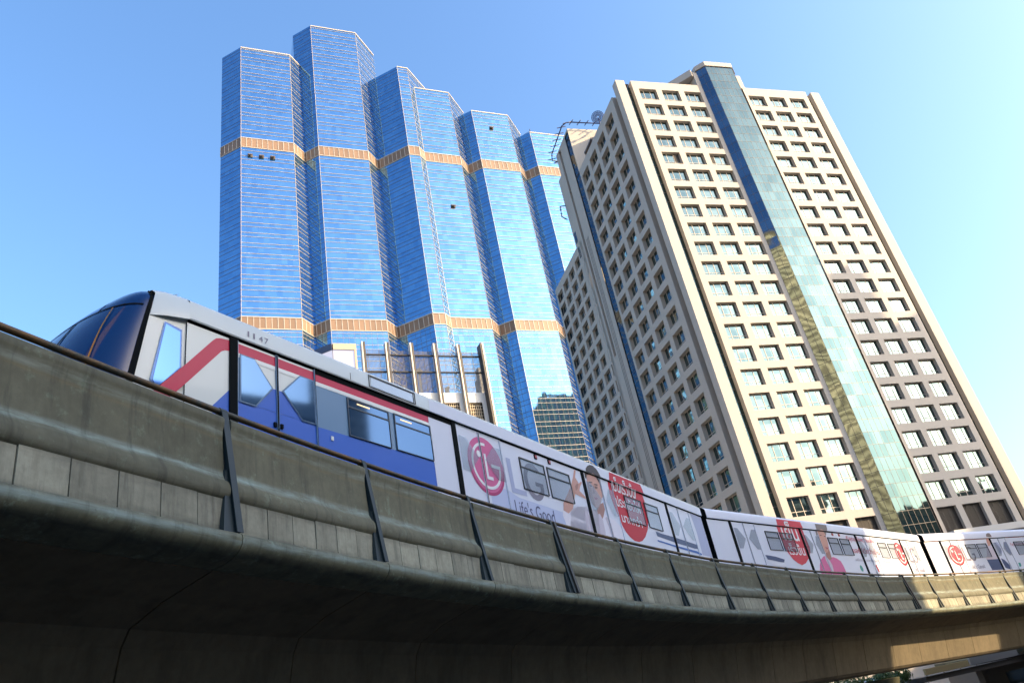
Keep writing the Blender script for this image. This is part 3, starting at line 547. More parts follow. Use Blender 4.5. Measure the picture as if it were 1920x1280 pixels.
# cab sides and the fairing that tapers into the windscreen
for s_ in (0, 1):
    F = (lambda u, d, w_: fr0(u, d, w_)) if s_ == 0 else (lambda u, d, w_: fr0(u, -3.12 - d, w_))
    b = MB(); rows = []
    for w_ in (.0, -.13, -.5, -1.0, -1.5, -2.75): rows.append([F(us(w_) - .005, -.04, w_), F(-.1, -.035, w_), F(.27, -.03, w_)])
    b.grid(rows); b.face([F(.27, -.03, 0), F(.27, 0, 0), F(.27, 0, -2.75), F(.27, -.03, -2.75)])
    b.build('cab_side', M['white'], car0)
    b = MB(); low = [(us(-.12) - .0, -.12), (-.1, -.07), (.27, .0)]; up = [(us(.3), .30), (-.1, .30), (.27, .30)]
    dout = [-.03, .03, .06]
    b.grid([[F(l_[0], d_, l_[1]) for l_, d_ in zip(low, dout)], [F(u_[0], d_, u_[1]) for u_, d_ in zip(up, dout)],
            [F(us(.3), -.12, .40), F(-.1, -.06, .41), F(.27, -.03, .42)], [F(us(.3), -.36, .47), F(-.1, -.3, .50), F(.27, -.25, .52)], [F(us(.3), -.9, .56), F(-.1, -.8, .59), F(.27, -.7, .60)], [F(us(.3), -1.5, .60), F(-.1, -1.5, .63), F(.27, -1.5, .64)]])
    b.grid([[F(l_[0], d_, l_[1]) for l_, d_ in zip(low, dout)], [F(us(-.12), -.2, .02), F(-.1, -.2, .02), F(.27, -.2, .02)]])
    b.build('cab_fairing', M['roof'], car0, smooth=True, angle=40)
cabwin = [(-.08, -.19), (.17, -.24), (.18, -.86), (-.13, -1.26), (-.19, -1.28), (-.24, -1.20)]
b = MB(); b.face([fr0(x, -.022, y) for x, y in [(-.10, -.15), (.20, -.19), (.21, -.88), (-.12, -1.31), (-.22, -1.33), (-.28, -1.2)][::-1]]); cw = b.build('cab_window', M['cabglass'], car0)
b = MB(); b.face([fr0(x, -.016, y) for x, y in cabwin[::-1]]); b.build('glass', mat('cab_pane', (.05, .13, .36), .04, .8), cw)
decal(fr0, car0, 'red_band', [(-.42, -1.62), (.30, -.75), (.74, -.19), (.80, -.13), (.87, -.10), (1.06, -.075), (6.17, -.075), (6.17, -.255), (1.06, -.275), (.97, -.295), (.90, -.34), (.32, -1.07), (-.13, -1.62)], M['red'], 1)
b = MB(); b.face([fr0(x, -.024, y) for x, y in [(-.42, -1.62), (.0, -1.13), (.265, -.80), (.265, -1.14), (-.13, -1.62)]][::-1]); b.build('red_band', M['red'], car0)
decal(fr0, car0, 'blue_skirt', [(.75, -1.36), (1.06, -.99), (1.10, -1.14), (2.9, -1.14), (2.9, -1.17), (6.19, -1.16), (6.19, -2.7), (.75, -2.7)], M['blue'], 1)
decal(fr0, car0, 'slate_band', [(2.9, -.34), (6.17, -.335), (6.17, -1.16), (2.9, -1.17)], M['slate'], 1)
decal(fr0, car0, 'pin_stripe', rect(1.12, 6.17, -.335, -.258), M['pin'], 2)
for a_, b__ in ((1.13, 1.28), (2.84, 2.92)): decal(fr0, car0, 'slate_band', rect(a_, b__, -1.14, -.335), M['slate'], 2)
decal(fr0, car0, 'blue_wedge', [(1.50, -1.14), (1.90, -.71), (2.15, -.71), (2.56, -1.14)], M['blue'], 2)
decal(fr0, car0, 'ad_wrap', [(6.18, -2.7), (6.18, .30), (22.74, .30), (22.74, -2.7)][::-1], M['wrap'], 1)
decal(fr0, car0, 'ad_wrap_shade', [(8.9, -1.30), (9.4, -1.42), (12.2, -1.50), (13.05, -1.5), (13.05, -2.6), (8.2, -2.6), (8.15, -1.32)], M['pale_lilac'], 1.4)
for k_, c_ in enumerate('1147'): lettering(fr0, car0, c_, 1.37 + .118 * k_, 1.37 + .118 * k_ + (.034 if c_ == '1' else .085), .09, .20, M['ink'], 1, 'car_number', .0, True)
door(fr0, car0, 1.07, 2.02, 2.9)
window(fr0, car0, 3.69, 4.85, -.36, -1.16, frame=M['frame_slate']); window(fr0, car0, 5.01, 6.17, -.34, -1.15, frame=M['frame_slate'])
for u_ in (3.95, 5.2): strip(fr0, car0, u_, u_ + .35, -.45, -.425, M['lamp_glow'], 'saloon_lamp', .024)
strip(fr0, car0, 2.93, 7.0, -.11, -.005, M['black'], 'door_track', .006)
b = MB(); b.box(fr0, 3.785, 3.795, .055, .064, .03, .18); b.build('roof_seam', M['black'], car0)
b = MB()
for q in ((4.30, 5.72, .30, .315), (4.30, 5.72, .045, .055), (4.30, 4.315, .055, .30), (5.70, 5.72, .055, .30), (4.34, 5.66, .275, .29), (5.65, 5.66, .06, .275)): b.box(fr0, q[0], q[1], .055, .072, q[2] - .01, q[3] - .01)
b.build('roof_hatch_frame', M['under'], car0)
b = MB(); b.face([fr0(4.36, .066, .06), fr0(5.64, .066, .06), fr0(5.64, .066, .265), fr0(4.36, .066, .265)]); b.build('roof_hatch', mat('hatch', (.42, .50, .58), .2, .2), car0)
for p_, m__, e_ in ((6.99, 8.0, 8.9), (13.06, 14.2, 15.0), (19.17, 20.25, 21.35)): door(fr0, car0, p_, m__, e_, True)
for a_, b__ in ((9.69, 10.89), (11.04, 12.24), (15.72, 16.96), (17.22, 18.32)): window(fr0, car0, a_, b__, -.30, -1.14, True, M['under'])
strip(fr0, car0, 8.92, 13.1, -.035, -.0, M['black'], 'door_track', .006)
strip(fr0, car0, 15.0, 19.2, -.035, -.0, M['black'], 'door_track', .006)
for u_ in (10.5, 11.2): strip(fr0, car0, u_, u_ + .12, -.17, -.055, M['black'], 'alarm_housing', .03); strip(fr0, car0, u_ + .02, u_ + .10, -.155, -.07, M['alarm'], 'alarm_light', .036)
strip(fr0, car0, 3.22, 3.28, -1.36, -1.28, M['pin'], 'door_key_switch', .02)
for u_ in (1.93, 2.07): strip(fr0, car0, u_ , u_ + .05, -1.42, -1.34, M['black'], 'door_handle', .035)
lg_logo(fr0, car0, 8.16, -.85, .72)
decal(fr0, car0, 'letter_l', [(9.07, -.44), (9.26, -.44), (9.26, -1.20), (9.77, -1.20), (9.77, -1.33), (9.10, -1.33)], M['lilac'], 3)
def gshape(cx, cy, rx, ry, th):
    o = []
    n = 26
    for k in range(n + 1):
        a_ = R(42 + (338 - 42) * k / n); o.append((cx + rx * math.cos(a_), cy + ry * math.sin(a_)))
    o += [(cx + rx * .93, cy + ry * .02), (cx + rx * .12, cy + ry * .02), (cx + rx * .12, cy - ry * .20), (cx + rx * .93 - th, cy - ry * .20)]
    for k in range(n + 1):
        a_ = R(328 - (328 - 48) * k / n); o.append((cx + (rx - th) * math.cos(a_), cy + (ry - th * .9) * math.sin(a_)))
    return o
decal(fr0, car0, 'letter_g', gshape(10.25, -.86, .47, .50, .17), M['ink'], 3)
lettering(fr0, car0, "Life's Good", 9.12, 10.96, -1.86, -1.50, M['ink_dark'], 3, 'slogan')
TH = ['\u0e40\u0e22\u0e47\u0e19\u0e40\u0e23\u0e47\u0e27\u0e02\u0e36\u0e49\u0e19', '\u0e1b\u0e23\u0e30\u0e2b\u0e22\u0e31\u0e14\u0e44\u0e1f', '\u0e21\u0e32\u0e01\u0e01\u0e27\u0e48\u0e32']
lettering(fr0, car0, TH[0], 14.97, 16.68, -.27, .19, M['text_white'], 4, 'thai_lettering', .012)
lettering(fr0, car0, TH[1], 15.05, 16.82, -.76, -.36, M['text_white'], 4, 'thai_lettering', .012)
lettering(fr0, car0, TH[2], 15.17, 16.64, -1.24, -.90, M['text_white'], 4, 'thai_lettering', .012)
bogies(fr0, car0, (3.2, 18.5))
# --- second car
fr1 = car_frame(1)
car1 = thing('train_car', 'second train car, white advertising wrap with red drop shape and woman in pink jacket', 'train car', tuple(fr1(11, -1.5, -3.7)), GRP)
car_shell(fr1, car1, -.02, 21.75, M['wrap'], M['wrap'])
for p_, m__, e_ in ((1.55, 2.59, 3.48), (7.38, 8.42, 9.15), (13.1, 14.1, 14.9), (18.68, 19.7, 20.7)): door(fr1, car1, p_, m__, e_, True, .17)
for a_, b__ in ((4.21, 5.31), (5.46, 6.58), (9.98, 11.04), (11.22, 12.24), (15.58, 16.63), (16.85, 17.85)): window(fr1, car1, a_, b__, -.29, -1.10, True, M['under'])
for a_, b__ in ((.0, 1.6), (3.5, 7.4), (9.3, 13.1), (15.0, 18.7), (20.6, 21.75)): strip(fr1, car1, a_, b__, -.035, 0, M['black'], 'door_track', .006)
for u_ in (10.6, 11.3): strip(fr1, car1, u_, u_ + .14, -.18, -.06, M['alarm'], 'alarm_light', .03)
T2 = ['\u0e40\u0e22\u0e47\u0e19', '\u0e40\u0e23\u0e47\u0e27\u0e02\u0e36\u0e49\u0e19', '\u0e17\u0e35\u0e48\u0e2a\u0e38\u0e14\u0e41\u0e2b\u0e48\u0e07\u0e04\u0e27\u0e32\u0e21\u0e40\u0e22\u0e47\u0e19', '\u0e41\u0e2d\u0e23\u0e4c\u0e17\u0e35\u0e48\u0e14\u0e35\u0e01\u0e27\u0e48\u0e32\u0e40\u0e22\u0e47\u0e19']
lettering(fr1, car1, T2[0], 5.72, 7.12, -.62, .24, M['text_white'], 4, 'thai_lettering', .012)
lettering(fr1, car1, T2[1], 5.80, 7.22, -1.26, -.74, M['text_white'], 4, 'thai_lettering', .012)
lettering(fr1, car1, T2[2], 12.06, 15.3, -.42, -.10, M['text_red'], 4, 'thai_lettering', .012)
lettering(fr1, car1, T2[3], 12.3, 15.4, -.96, -.66, M['text_red'], 4, 'thai_lettering', .012)
lettering(fr1, car1, '\u0e40\u0e04\u0e23\u0e37\u0e48\u0e2d\u0e07\u0e1b\u0e23\u0e31\u0e1a\u0e2d\u0e32\u0e01\u0e32\u0e28\u0e41\u0e2d\u0e25\u0e08\u0e35 \u0e2d\u0e34\u0e19\u0e40\u0e27\u0e2d\u0e23\u0e4c\u0e40\u0e15\u0e2d\u0e23\u0e4c', 12.2, 16.4, -1.36, -1.22, M['ink'], 4, 'thai_lettering')
decal(fr1, car1, 'teal_badge', circle(12.5, -1.72, .16, 16), M['teal'], 3); decal(fr1, car1, 'red_badge', [(14.3, -1.5), (14.42, -1.5), (14.5, -1.85), (14.36, -1.85)], M['adred'], 3)
lg_logo(fr1, car1, 18.2, -.82, .64, False)
decal(fr1, car1, 'letter_l', [(19.12, -.42), (19.24, -.42), (19.24, -1.14), (19.62, -1.14), (19.62, -1.26), (19.12, -1.26)], M['ink'], 3)
decal(fr1, car1, 'letter_g', gshape(20.05, -.84, .36, .44, .12), M['ink'], 3)
lettering(fr1, car1, "Life's Good", 19.2, 20.6, -1.76, -1.52, M['ink_dark'], 3, 'slogan')
bogies(fr1, car1, (3.2, 18.5))
# --- third car
fr2 = car_frame(2)
car2 = thing('train_car', 'third train car, sunlit white wrap with red round logo at the right edge', 'train car', tuple(fr2(10, -1.5, -3.7)), GRP)
car_shell(fr2, car2, .05, 20.6, M['wrap'], M['wrap'])
for p_, m__, e_ in ((1.45, 2.45, 3.2), (6.5, 7.4, 8.2), (11.9, 12.9, 13.7), (17.0, 18, 18.8)): door(fr2, car2, p_, m__, e_, True, .15)
for a_, b__ in ((3.79, 4.81), (4.94, 5.95), (8.92, 9.93), (10.1, 11.1), (14.2, 15.2), (15.4, 16.4)): window(fr2, car2, a_, b__, -.30, -1.14, True, M['under'])
for a_, b__ in ((.1, 1.5), (3.3, 6.5), (8.3, 11.9)): strip(fr2, car2, a_, b__, -.03, 0, M['alarm'], 'door_track', .006)
lg_logo(fr2, car2, 2.52, -.88, .62, False, 1.1)
decal(fr2, car2, 'letter_l', [(3.30, -.44), (3.42, -.44), (3.42, -1.15), (3.75, -1.15), (3.75, -1.27), (3.30, -1.27)], M['ink'], 3)
decal(fr2, car2, 'letter_g', gshape(4.05, -.86, .34, .44, .12), M['ink'], 3)
lettering(fr2, car2, "Life's Good", 3.4, 4.78, -1.76, -1.52, M['ink_dark'], 3, 'slogan')
lettering(fr2, car2, T2[2], 8.5, 10.4, -.62, -.34, M['text_red'], 4, 'thai_lettering')
bogies(fr2, car2, (3.2, 17.5))
# gangway bellows between the cars belong to the car in front of them
for fr_, c_, a_ in ((fr0, car0, 22.76), (fr1, car1, 21.76)):
    b = MB(); b.box(fr_, a_, a_ + .42, -3.0, -.12, -2.6, .45); b.build('gangway', M['black'], c_)
for car_, nm, mk, lv, poly in ART:
    decal((fr0, fr1, fr2)[car_], (car0, car1, car2)[car_], 'print_' + nm.rstrip('0123456789'), poly, M[mk], lv + (1 if lv else 0))
# ------------------------------------------------------------------ pale concrete tower with recessed windows
TO = Vector((29.036, 90.244, 0)); TH_ = math.radians(18.7075)
TD = Vector((math.cos(TH_), math.sin(TH_), 0)); TN = Vector((-math.sin(TH_), math.cos(TH_), 0))
UC = -4.12
def F(u, d, z): return TO + TD * u - TN * d + Vector((0, 0, z))          # front: d outward
def S(b, d, z): return TO + TD * (UC - d) + TN * b + Vector((0, 0, z))      # long shaded side: d outward
def Bk(u, d, z): return TO + TD * u + TN * (44.5 + d) + Vector((0, 0, z))
def Rt(b, d, z): return TO + TD * (35.88 + d) + TN * b + Vector((0, 0, z))
def facade(mb, fr, u0, u1, z0, z1, ops, depth, mi=0, flip=False):
    us_ = sorted({u0, u1} | {o[0] for o in ops} | {o[1] for o in ops}); zs = sorted({z0, z1} | {o[2] for o in ops} | {o[3] for o in ops})
    us_ = [u for u in us_ if u0 <= u <= u1]; zs = [z for z in zs if z0 <= z <= z1]
    for i in range(len(us_) - 1):
        col = []
        for j in range(len(zs) - 1):
            uc, zc = (us_[i] + us_[i + 1]) / 2, (zs[j] + zs[j + 1]) / 2
            if any(o[0] < uc < o[1] and o[2] < zc < o[3] for o in ops): continue
            a, b, c, d = us_[i], us_[i + 1], zs[j], zs[j + 1]
            mb.face([fr(a, 0, c), fr(b, 0, c), fr(b, 0, d), fr(a, 0, d)], mi)
    for a, b, c, d in ops:
        mb.face([fr(a, 0, c), fr(b, 0, c), fr(b, -depth, c), fr(a, -depth, c)], mi); mb.face([fr(a, 0, d), fr(a, -depth, d), fr(b, -depth, d), fr(b, 0, d)], mi)
        mb.face([fr(a, 0, c), fr(a, -depth, c), fr(a, -depth, d), fr(a, 0, d)], mi); mb.face([fr(b, 0, c), fr(b, 0, d), fr(b, -depth, d), fr(b, -depth, c)], mi)
tower = thing('concrete_tower', 'pale beige high rise with deep square window recesses and a green glass bay', 'building', tuple(F(0, -20, 0)))
ZT, DZ = 96.03, 3.4995
DEP = .48
def win_meshes(wd, ht, mulls, tr, depth_name=''):
    """frame and glass in local coordinates: x along, y outward-negative, z up from the sill"""
    f = MB(); fr = lambda u, d, z: Vector((u, -d, z)); t = .055
    for q in ((0, wd, 0, t), (0, wd, ht - t, ht), (0, t, t, ht - t), (wd - t, wd, t, ht - t)): f.box(fr, q[0], q[1], -.02, .05, q[2], q[3])
    for m_ in mulls: f.box(fr, m_ - .035, m_ + .035, -.02, .048, t, ht - t)
    if tr: 
        es = [t] + [x for m_ in mulls for x in (m_ - .035, m_ + .035)] + [wd - t]
        for k in range(0, len(es), 2): f.box(fr, es[k], es[k + 1], -.02, .046, tr - .03, tr + .03)
    fm = f.mesh('window_frame', M['frame']); gs = []
    for v in range(4):
        g = MB(); tilt = [(0, 0), (.012, -.008), (-.01, .014), (.006, .01)][v]
        g.face([(t, tilt[0], t), (wd - t, tilt[1], t), (wd - t, -tilt[0], ht - t), (t, -tilt[1], ht - t)], 0, [(v * 3.1, 0), (v * 3.1 + wd, 0), (v * 3.1 + wd, ht), (v * 3.1, ht)])
        gs.append(g.mesh('window_glass', M['winglass']))
    return fm, gs
fmF, gsF = win_meshes(3.16, 2.40, (.98, 2.14), .66)
fmS, gsS = win_meshes(3.1, 2.42, (1.0, 2.1), .66)
fmR, gsR = win_meshes(2.85, 2.12, (1.4,), .6)
# front
cols = [-.33, 3.87, 8.07, 20.55, 24.68, 28.85]
ops_l, ops_r = [], []
ang_f = TH_
for ci, u in enumerate(cols):
    for r_ in range(22):
        zt_ = ZT - DZ * r_; top, bot = zt_, zt_ - 2.42
        if r_ == 21: top, bot = 22.62, 19.36
        (ops_l if ci < 3 else ops_r).append((u, u + 3.16, bot, top))
        if r_ < 21:
            wn = place('window', fmF, tower, F(u, -DEP, bot), ang_f); child('glass', gsF[random.randrange(4)], wn)
        else:
            b = MB()
            b.box(F, u, u + 3.16, -DEP - .1, -DEP - .06, bot, top)
            k = bot + .06
            while k < top - .05: b.box(F, u + .02, u + 3.14, -DEP + .03 - .06, -DEP + .05, k, k + .05); k += .13
            for q in (.0, 1.05, 2.1, 3.1): b.box(F, u + q, u + q + .06, -DEP + .051, -DEP + .08, bot, top)
            b.build('louvre_panel', M['louvre'], tower)
b = MB()
facade(b, F, -1.37, 12.0, 0, 97.75, ops_l, DEP); facade(b, F, 20.0, 33.0, 0, 97.9, ops_r, DEP)
b.face([F(-1.37, 0, 97.75), F(12, 0, 97.75), F(12, -20.4, 97.75), F(-1.37, -20.4, 97.75)], 1); b.face([F(20, 0, 97.9), F(33, 0, 97.9), F(33, -20.4, 97.9), F(20, -20.4, 97.9)], 1)
b.face([F(12, -1.5, 97.75), F(20, -1.5, 97.75), F(20, -20.4, 97.75), F(12, -20.4, 97.75)], 1)
b.face([F(-1.37, 0, 0), F(-1.37, -.9, 0), F(-1.37, -.9, 97.75), F(-1.37, 0, 97.75)]); b.face([F(33.0, 0, 0), F(33.0, -.9, 0), F(33.0, -.9, 97.9), F(33.0, 0, 97.9)])
b.build('front_wall', [M['stone'], M['roofing']], tower)
# two light open casements in the fifth row
for u in (cols[0] + 2.16, cols[2] + .06):
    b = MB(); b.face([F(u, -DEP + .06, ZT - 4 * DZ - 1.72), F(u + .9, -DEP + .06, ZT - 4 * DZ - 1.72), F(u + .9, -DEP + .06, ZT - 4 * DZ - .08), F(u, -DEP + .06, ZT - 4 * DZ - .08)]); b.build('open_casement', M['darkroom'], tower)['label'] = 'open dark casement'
for a_, b__, z1 in ((-4.12, -2.55, 97.72), (34.12, 35.88, 97.86)):
    b = MB(); b.box(F, a_, b__, -1.35, 0, 0, z1); b.build('corner_pier', M['stone'], tower)
for a_, b__, z1 in ((-2.55, -1.37, 96.9), (33.0, 34.12, 96.9)):
    b = MB(); z = .3
    b.face([F(a_, -.75, 0), F(b__, -.75, 0), F(b__, -.75, z1), F(a_, -.75, z1)], 0, [(a_, 0), (b__, 0), (b__, z1), (a_, z1)]); b.build('glass_strip', M['bayglass'], tower)
    b = MB()
    z = 2.5
    while z < z1: b.box(F, a_, b__, -.75, -.71, z, z + .06); z += 1.75
    tag(b.build('glass_strip_joint', M['mull_dark'], tower), kind='stuff')
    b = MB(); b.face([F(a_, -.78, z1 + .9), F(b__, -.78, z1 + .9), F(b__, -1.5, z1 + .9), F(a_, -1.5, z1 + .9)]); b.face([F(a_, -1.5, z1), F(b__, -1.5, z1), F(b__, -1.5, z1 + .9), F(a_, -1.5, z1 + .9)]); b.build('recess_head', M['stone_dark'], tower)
b = MB(); b.box(F, 20.0, 40, 0.05, 1.6, 18.5, 19.3); b.build('canopy', mat('canopy_grey', (.42, .43, .43), .5), tower)
# projecting glass bay with chamfered corners
bay = MB(); BA = [(12.0, 0), (13.2, 1.27), (18.4, 1.27), (19.7, 0)]
fl = [0]
for (a, b_), nm in zip(zip(BA, BA[1:]), ('side', 'front', 'side')):
    dv = Vector((b_[0] - a[0], b_[1] - a[1])); Ln = dv.length; dv.normalize(); nn = Vector((-dv.y, dv.x))
    fr_ = (lambda a=a, dv=dv, nn=nn: (lambda u, d, z: F(a[0] + dv.x * u + nn.x * d, a[1] + dv.y * u + nn.y * d, z)))()
    nc = 6 if nm == 'front' else 2; z1 = 101.2
    if nm == 'front':
        nr = 50; ph = 1.75
        for r_ in range(nr):
            zt_ = z1 - r_ * ph
            for c_ in range(nc):
                ua, ub = Ln * c_ / nc + .02, Ln * (c_ + 1) / nc - .02; j = [random.uniform(-.004, .004) for _ in range(3)]
                b = MB(); b.face([fr_(ua, .0 + j[0], zt_ - ph + .025), fr_(ub, .0 + j[1], zt_ - ph + .025), fr_(ub, .0 + j[2], zt_ - .025), fr_(ua, .0 + j[0] - j[1] + j[2], zt_ - .025)], 0, [(c_ + .1, r_ * 1.75 + .1), (c_ + .9, r_ * 1.75 + .1), (c_ + .9, r_ * 1.75 + 1.6), (c_ + .1, r_ * 1.75 + 1.6)])
                b.build('bay_pane', M['bayglass'], tower)
    else:
        b = MB(); b.face([fr_(0, 0, 5), fr_(Ln, 0, 5), fr_(Ln, 0, z1), fr_(0, 0, z1)], 0, [(0, 5), (Ln, 5), (Ln, z1), (0, z1)]); b.build('bay_side_glass', M['bayglass2'], tower)
    b = MB(); z = z1
    while z > 6: b.box(fr_, 0, Ln, -.06, .018, z - .022, z + .022); z -= 1.75
    for c_ in range(nc + 1): b.box(fr_, Ln * c_ / nc - .02, Ln * c_ / nc + .02, -.06, .014, 5, z1)
    tag(b.build('bay_mullions', M['mull_dark'], tower), kind='stuff')
b = MB(); pl = [(11.9, -3.2), (11.9, .12), (13.12, 1.42), (18.5, 1.42), (19.82, .12), (19.82, -3.2)]
b.prism([tuple(F(x, y, 0))[:2] for x, y in pl], 101.22, 102.2); b.build('bay_cap', M['stone'], tower)
for a_, b__ in ((11.22, 12.0), (19.75, 20.6)):
    b = MB(); b.box(F, a_, b__, -3.0, .02, 97.7, 100.85); b.build('bay_flank', M['stone'], tower)
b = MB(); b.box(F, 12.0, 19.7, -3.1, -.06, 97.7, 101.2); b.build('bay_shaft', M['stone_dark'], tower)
# roof structure behind the bay: a sloping-edged slab over a dark plant opening
b = MB(); b.box(F, 12.5, 20.5, -11, -3.25, 100.0, 101.2); b.build('plant_roof', M['stone'], tower)
b = MB(); b.prism([tuple(F(x, -y, 0))[:2] for x, y in ((11.15, .05), (10.75, -.25), (3.2, 8.2), (3.5, 8.6), (12.0, 12), (12.3, 3.3), (11.2, 3.3))], 99.9, 101.3); b.build('slanted_canopy', M['stone'], tower)
b = MB(); b.box(F, 12.2, 20, -10.5, -3.3, 97.75, 100); b.build('plant_room', M['stone_dark'], tower)
b = MB(); b.box(F, 5, 30, -27, -13, 97.0, 107.6); b.build('unseen_roof_block', M['stone'], tower)  # block out of view, sized to shade the stair wing front
b = MB(); b.box(F, 5, 30, -27, -13, 97.0, 107.6); b.build('unseen_roof_block', M['stone'], tower)
# long shaded side
ops = []
sr = [94.65 - 3.478 * k for k in range(27)]
for c_ in range(4):
    for z in sr:
        if z < 3: continue
        b0 = 4.0 + 4.22 * c_; ops.append((b0, b0 + 3.1, z - 2.42, z))
        if z > 12:
            wn = place('window', fmS, tower, S(b0 + 3.1, -.64, z - 2.42), TH_ - math.pi / 2); child('glass', gsS[random.randrange(4)], wn)
b = MB(); facade(b, S, 2.6, 20.4, 0, 96.5, ops, .64)
b.face([S(2.6, 0, 0), S(2.6, 0, 96.5), S(2.6, -1.2, 96.5), S(2.6, -1.2, 0)]); b.build('side_wall', M['stone'], tower)
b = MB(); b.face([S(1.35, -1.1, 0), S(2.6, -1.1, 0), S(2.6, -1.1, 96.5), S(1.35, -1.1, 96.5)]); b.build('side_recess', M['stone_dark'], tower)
b = MB(); b.face([S(2.6, 0, 96.5), S(20.4, 0, 96.5), S(20.4, -3, 96.5), S(2.6, -3, 96.5)]); b.build('side_roof', M['roofing'], tower)
b = MB(); b.box(S, 12.6, 16.4, -.6, .12, 97.0, 97.35); b.box(S, 12.6, 12.75, -.6, .0, 96.5, 97); b.box(S, 16.25, 16.4, -.6, 0, 96.5, 97); b.build('roof_gutter_box', M['mull_dark'], tower)
# taller stair wing
b = MB()
b.face([S(22.4, 0, 0), S(25.55, 0, 0), S(25.55, 0, 107.4), S(22.4, 0, 107.4)]); b.face([S(26.45, 0, 60), S(28.0, 0, 60), S(28, 0, 107.4), S(26.45, 0, 107.4)]); b.face([S(25.55, 0, 0), S(28, 0, 0), S(28, 0, 60), S(25.55, 0, 60)])
b.face([S(25.55, 0, 60), S(25.55, -.35, 60), S(25.55, -.35, 106.8), S(25.55, 0, 106.8)]); b.face([S(26.45, 0, 60), S(26.45, -.35, 60), S(26.45, -.35, 106.8), S(26.45, 0, 106.8)])
b.face([S(25.55, 0, 106.8), S(26.45, 0, 106.8), S(26.45, 0, 107.4), S(25.55, 0, 107.4)]); b.face([S(20.4, 0, 106.9), S(22.4, 0, 106.9), S(22.4, 0, 107.4), S(20.4, 0, 107.4)])
b.face([S(20.4, 0, 96.5), S(20.55, 0, 96.5), S(20.55, 0, 106.9), S(20.4, 0, 106.9)])
b.face([S(20.4, 0, 90), S(20.4, -14, 90), S(20.4, -14, 107.4), S(20.4, 0, 107.4)]); b.face([S(28, 0, 80), S(28, -14, 80), S(28, -14, 107.4), S(28, 0, 107.4)])
b.face([S(20.4, -14, 90), S(28, -14, 90), S(28, -14, 107.4), S(20.4, -14, 107.4)]); b.face([S(20.4, 0, 107.4), S(28, 0, 107.4), S(28, -14, 107.4), S(20.4, -14, 107.4)], 1)
b.build('stair_wing', [M['stone'], M['roofing']], tower)
b = MB(); b.face([S(25.55, -.35, 60), S(26.45, -.35, 60), S(26.45, -.35, 106.8), S(25.55, -.35, 106.8)]); b.build('vertical_groove', M['stone_dark'], tower)
b = MB()
for q in (23.9, 24.35, 24.8): b.box(S, q, q + .13, -.01, .03, 0, 84)
b.build('groove_strips', M['stone_dark'], tower)  # raised dark strips stand in for thin wall grooves
b = MB(); b.face([S(20.5, -.12, 0), S(22.4, -.12, 0), S(22.4, -.12, 106.9), S(20.5, -.12, 106.9)], 0, [(0, 0), (2, 0), (2, 107), (0, 107)]); b.build('blue_glass_strip', M['stripglass'], tower)
b = MB(); z = 2
while z < 106: b.box(S, 20.5, 22.4, -.12, -.09, z, z + .05); z += 1.75
tag(b.build('glass_strip_joint', M['mull_dark'], tower), kind='stuff')
b = MB(); b.box(S, 28.0, 29.9, -8, -.05, 60, 102.4); b.build('rear_step', M['stone'], tower)
b = MB()
for z in (88.7, 85.2): b.box(S, 28.5, 29.4, -.3, .0, z - 2.4, z)
b.build('slit_window', M['stripglass'], tower)
# lower rear block
ops = []; rr = [84.0 - 3.05 * k for k in range(27)]
for c_ in range(4):
    b0 = 29.4 + 3.85 * c_
    for z in rr:
        if z < 4: continue
        ops.append((b0, b0 + 2.85, z - 2.12, z))
        if z > 22: wn = place('window', fmR, tower, S(b0 + 2.85, -.5, z - 2.12), TH_ - math.pi / 2); child('glass', gsR[random.randrange(4)], wn)
for z in rr:
    if z > 4: ops.append((27.7, 28.5, z - 2.12, z))
b = MB(); facade(b, S, 27.0, 44.5, 0, 85.7, ops, .5)
b.face([S(29.9, -.05, 85.7), S(44.5, 0, 85.7), S(44.5, -14, 85.7), S(29.9, -14, 85.7)], 1)
b.build('rear_wall', [M['stone'], M['roofing']], tower)
b = MB(); b.face([S(27.5, -.5, 0), S(28.7, -.5, 0), S(28.7, -.5, 85), S(27.5, -.5, 85)]); b.build('slit_backing', M['stone_dark'], tower)
# back and far sides, with their own grids of recessed windows
def plain(fr, a, b_, z1, n, name):
    w_ = (b_ - a) / n; ops = []; z = z1 - 3
    while z > 6:
        for k in range(n): ops.append((a + k * w_ + .55, a + (k + 1) * w_ - .55, z - 2.4, z))
        z -= 3.5
    q = MB(); facade(q, fr, a, b_, 0, z1, ops, .7); q.face([fr(a, -.7, 0), fr(b_, -.7, 0), fr(b_, -.7, z1 - .1), fr(a, -.7, z1 - .1)], 1); q.build(name, [M['stone'], M['genglass']], tower)
plain(Bk, UC, 35.88, 85.7, 9, 'back_wall'); plain(Rt, 1.35, 44.5, 96, 10, 'far_side_wall')
b = MB(); b.face([F(UC, -20.4, 96.4), F(35.88, -20.4, 96.4), F(35.88, -44.5, 96.4), F(9, -44.5, 96.4), F(9, -28, 96.4), F(UC, -28, 96.4)]); b.build('rear_roof', M['roofing'], tower)
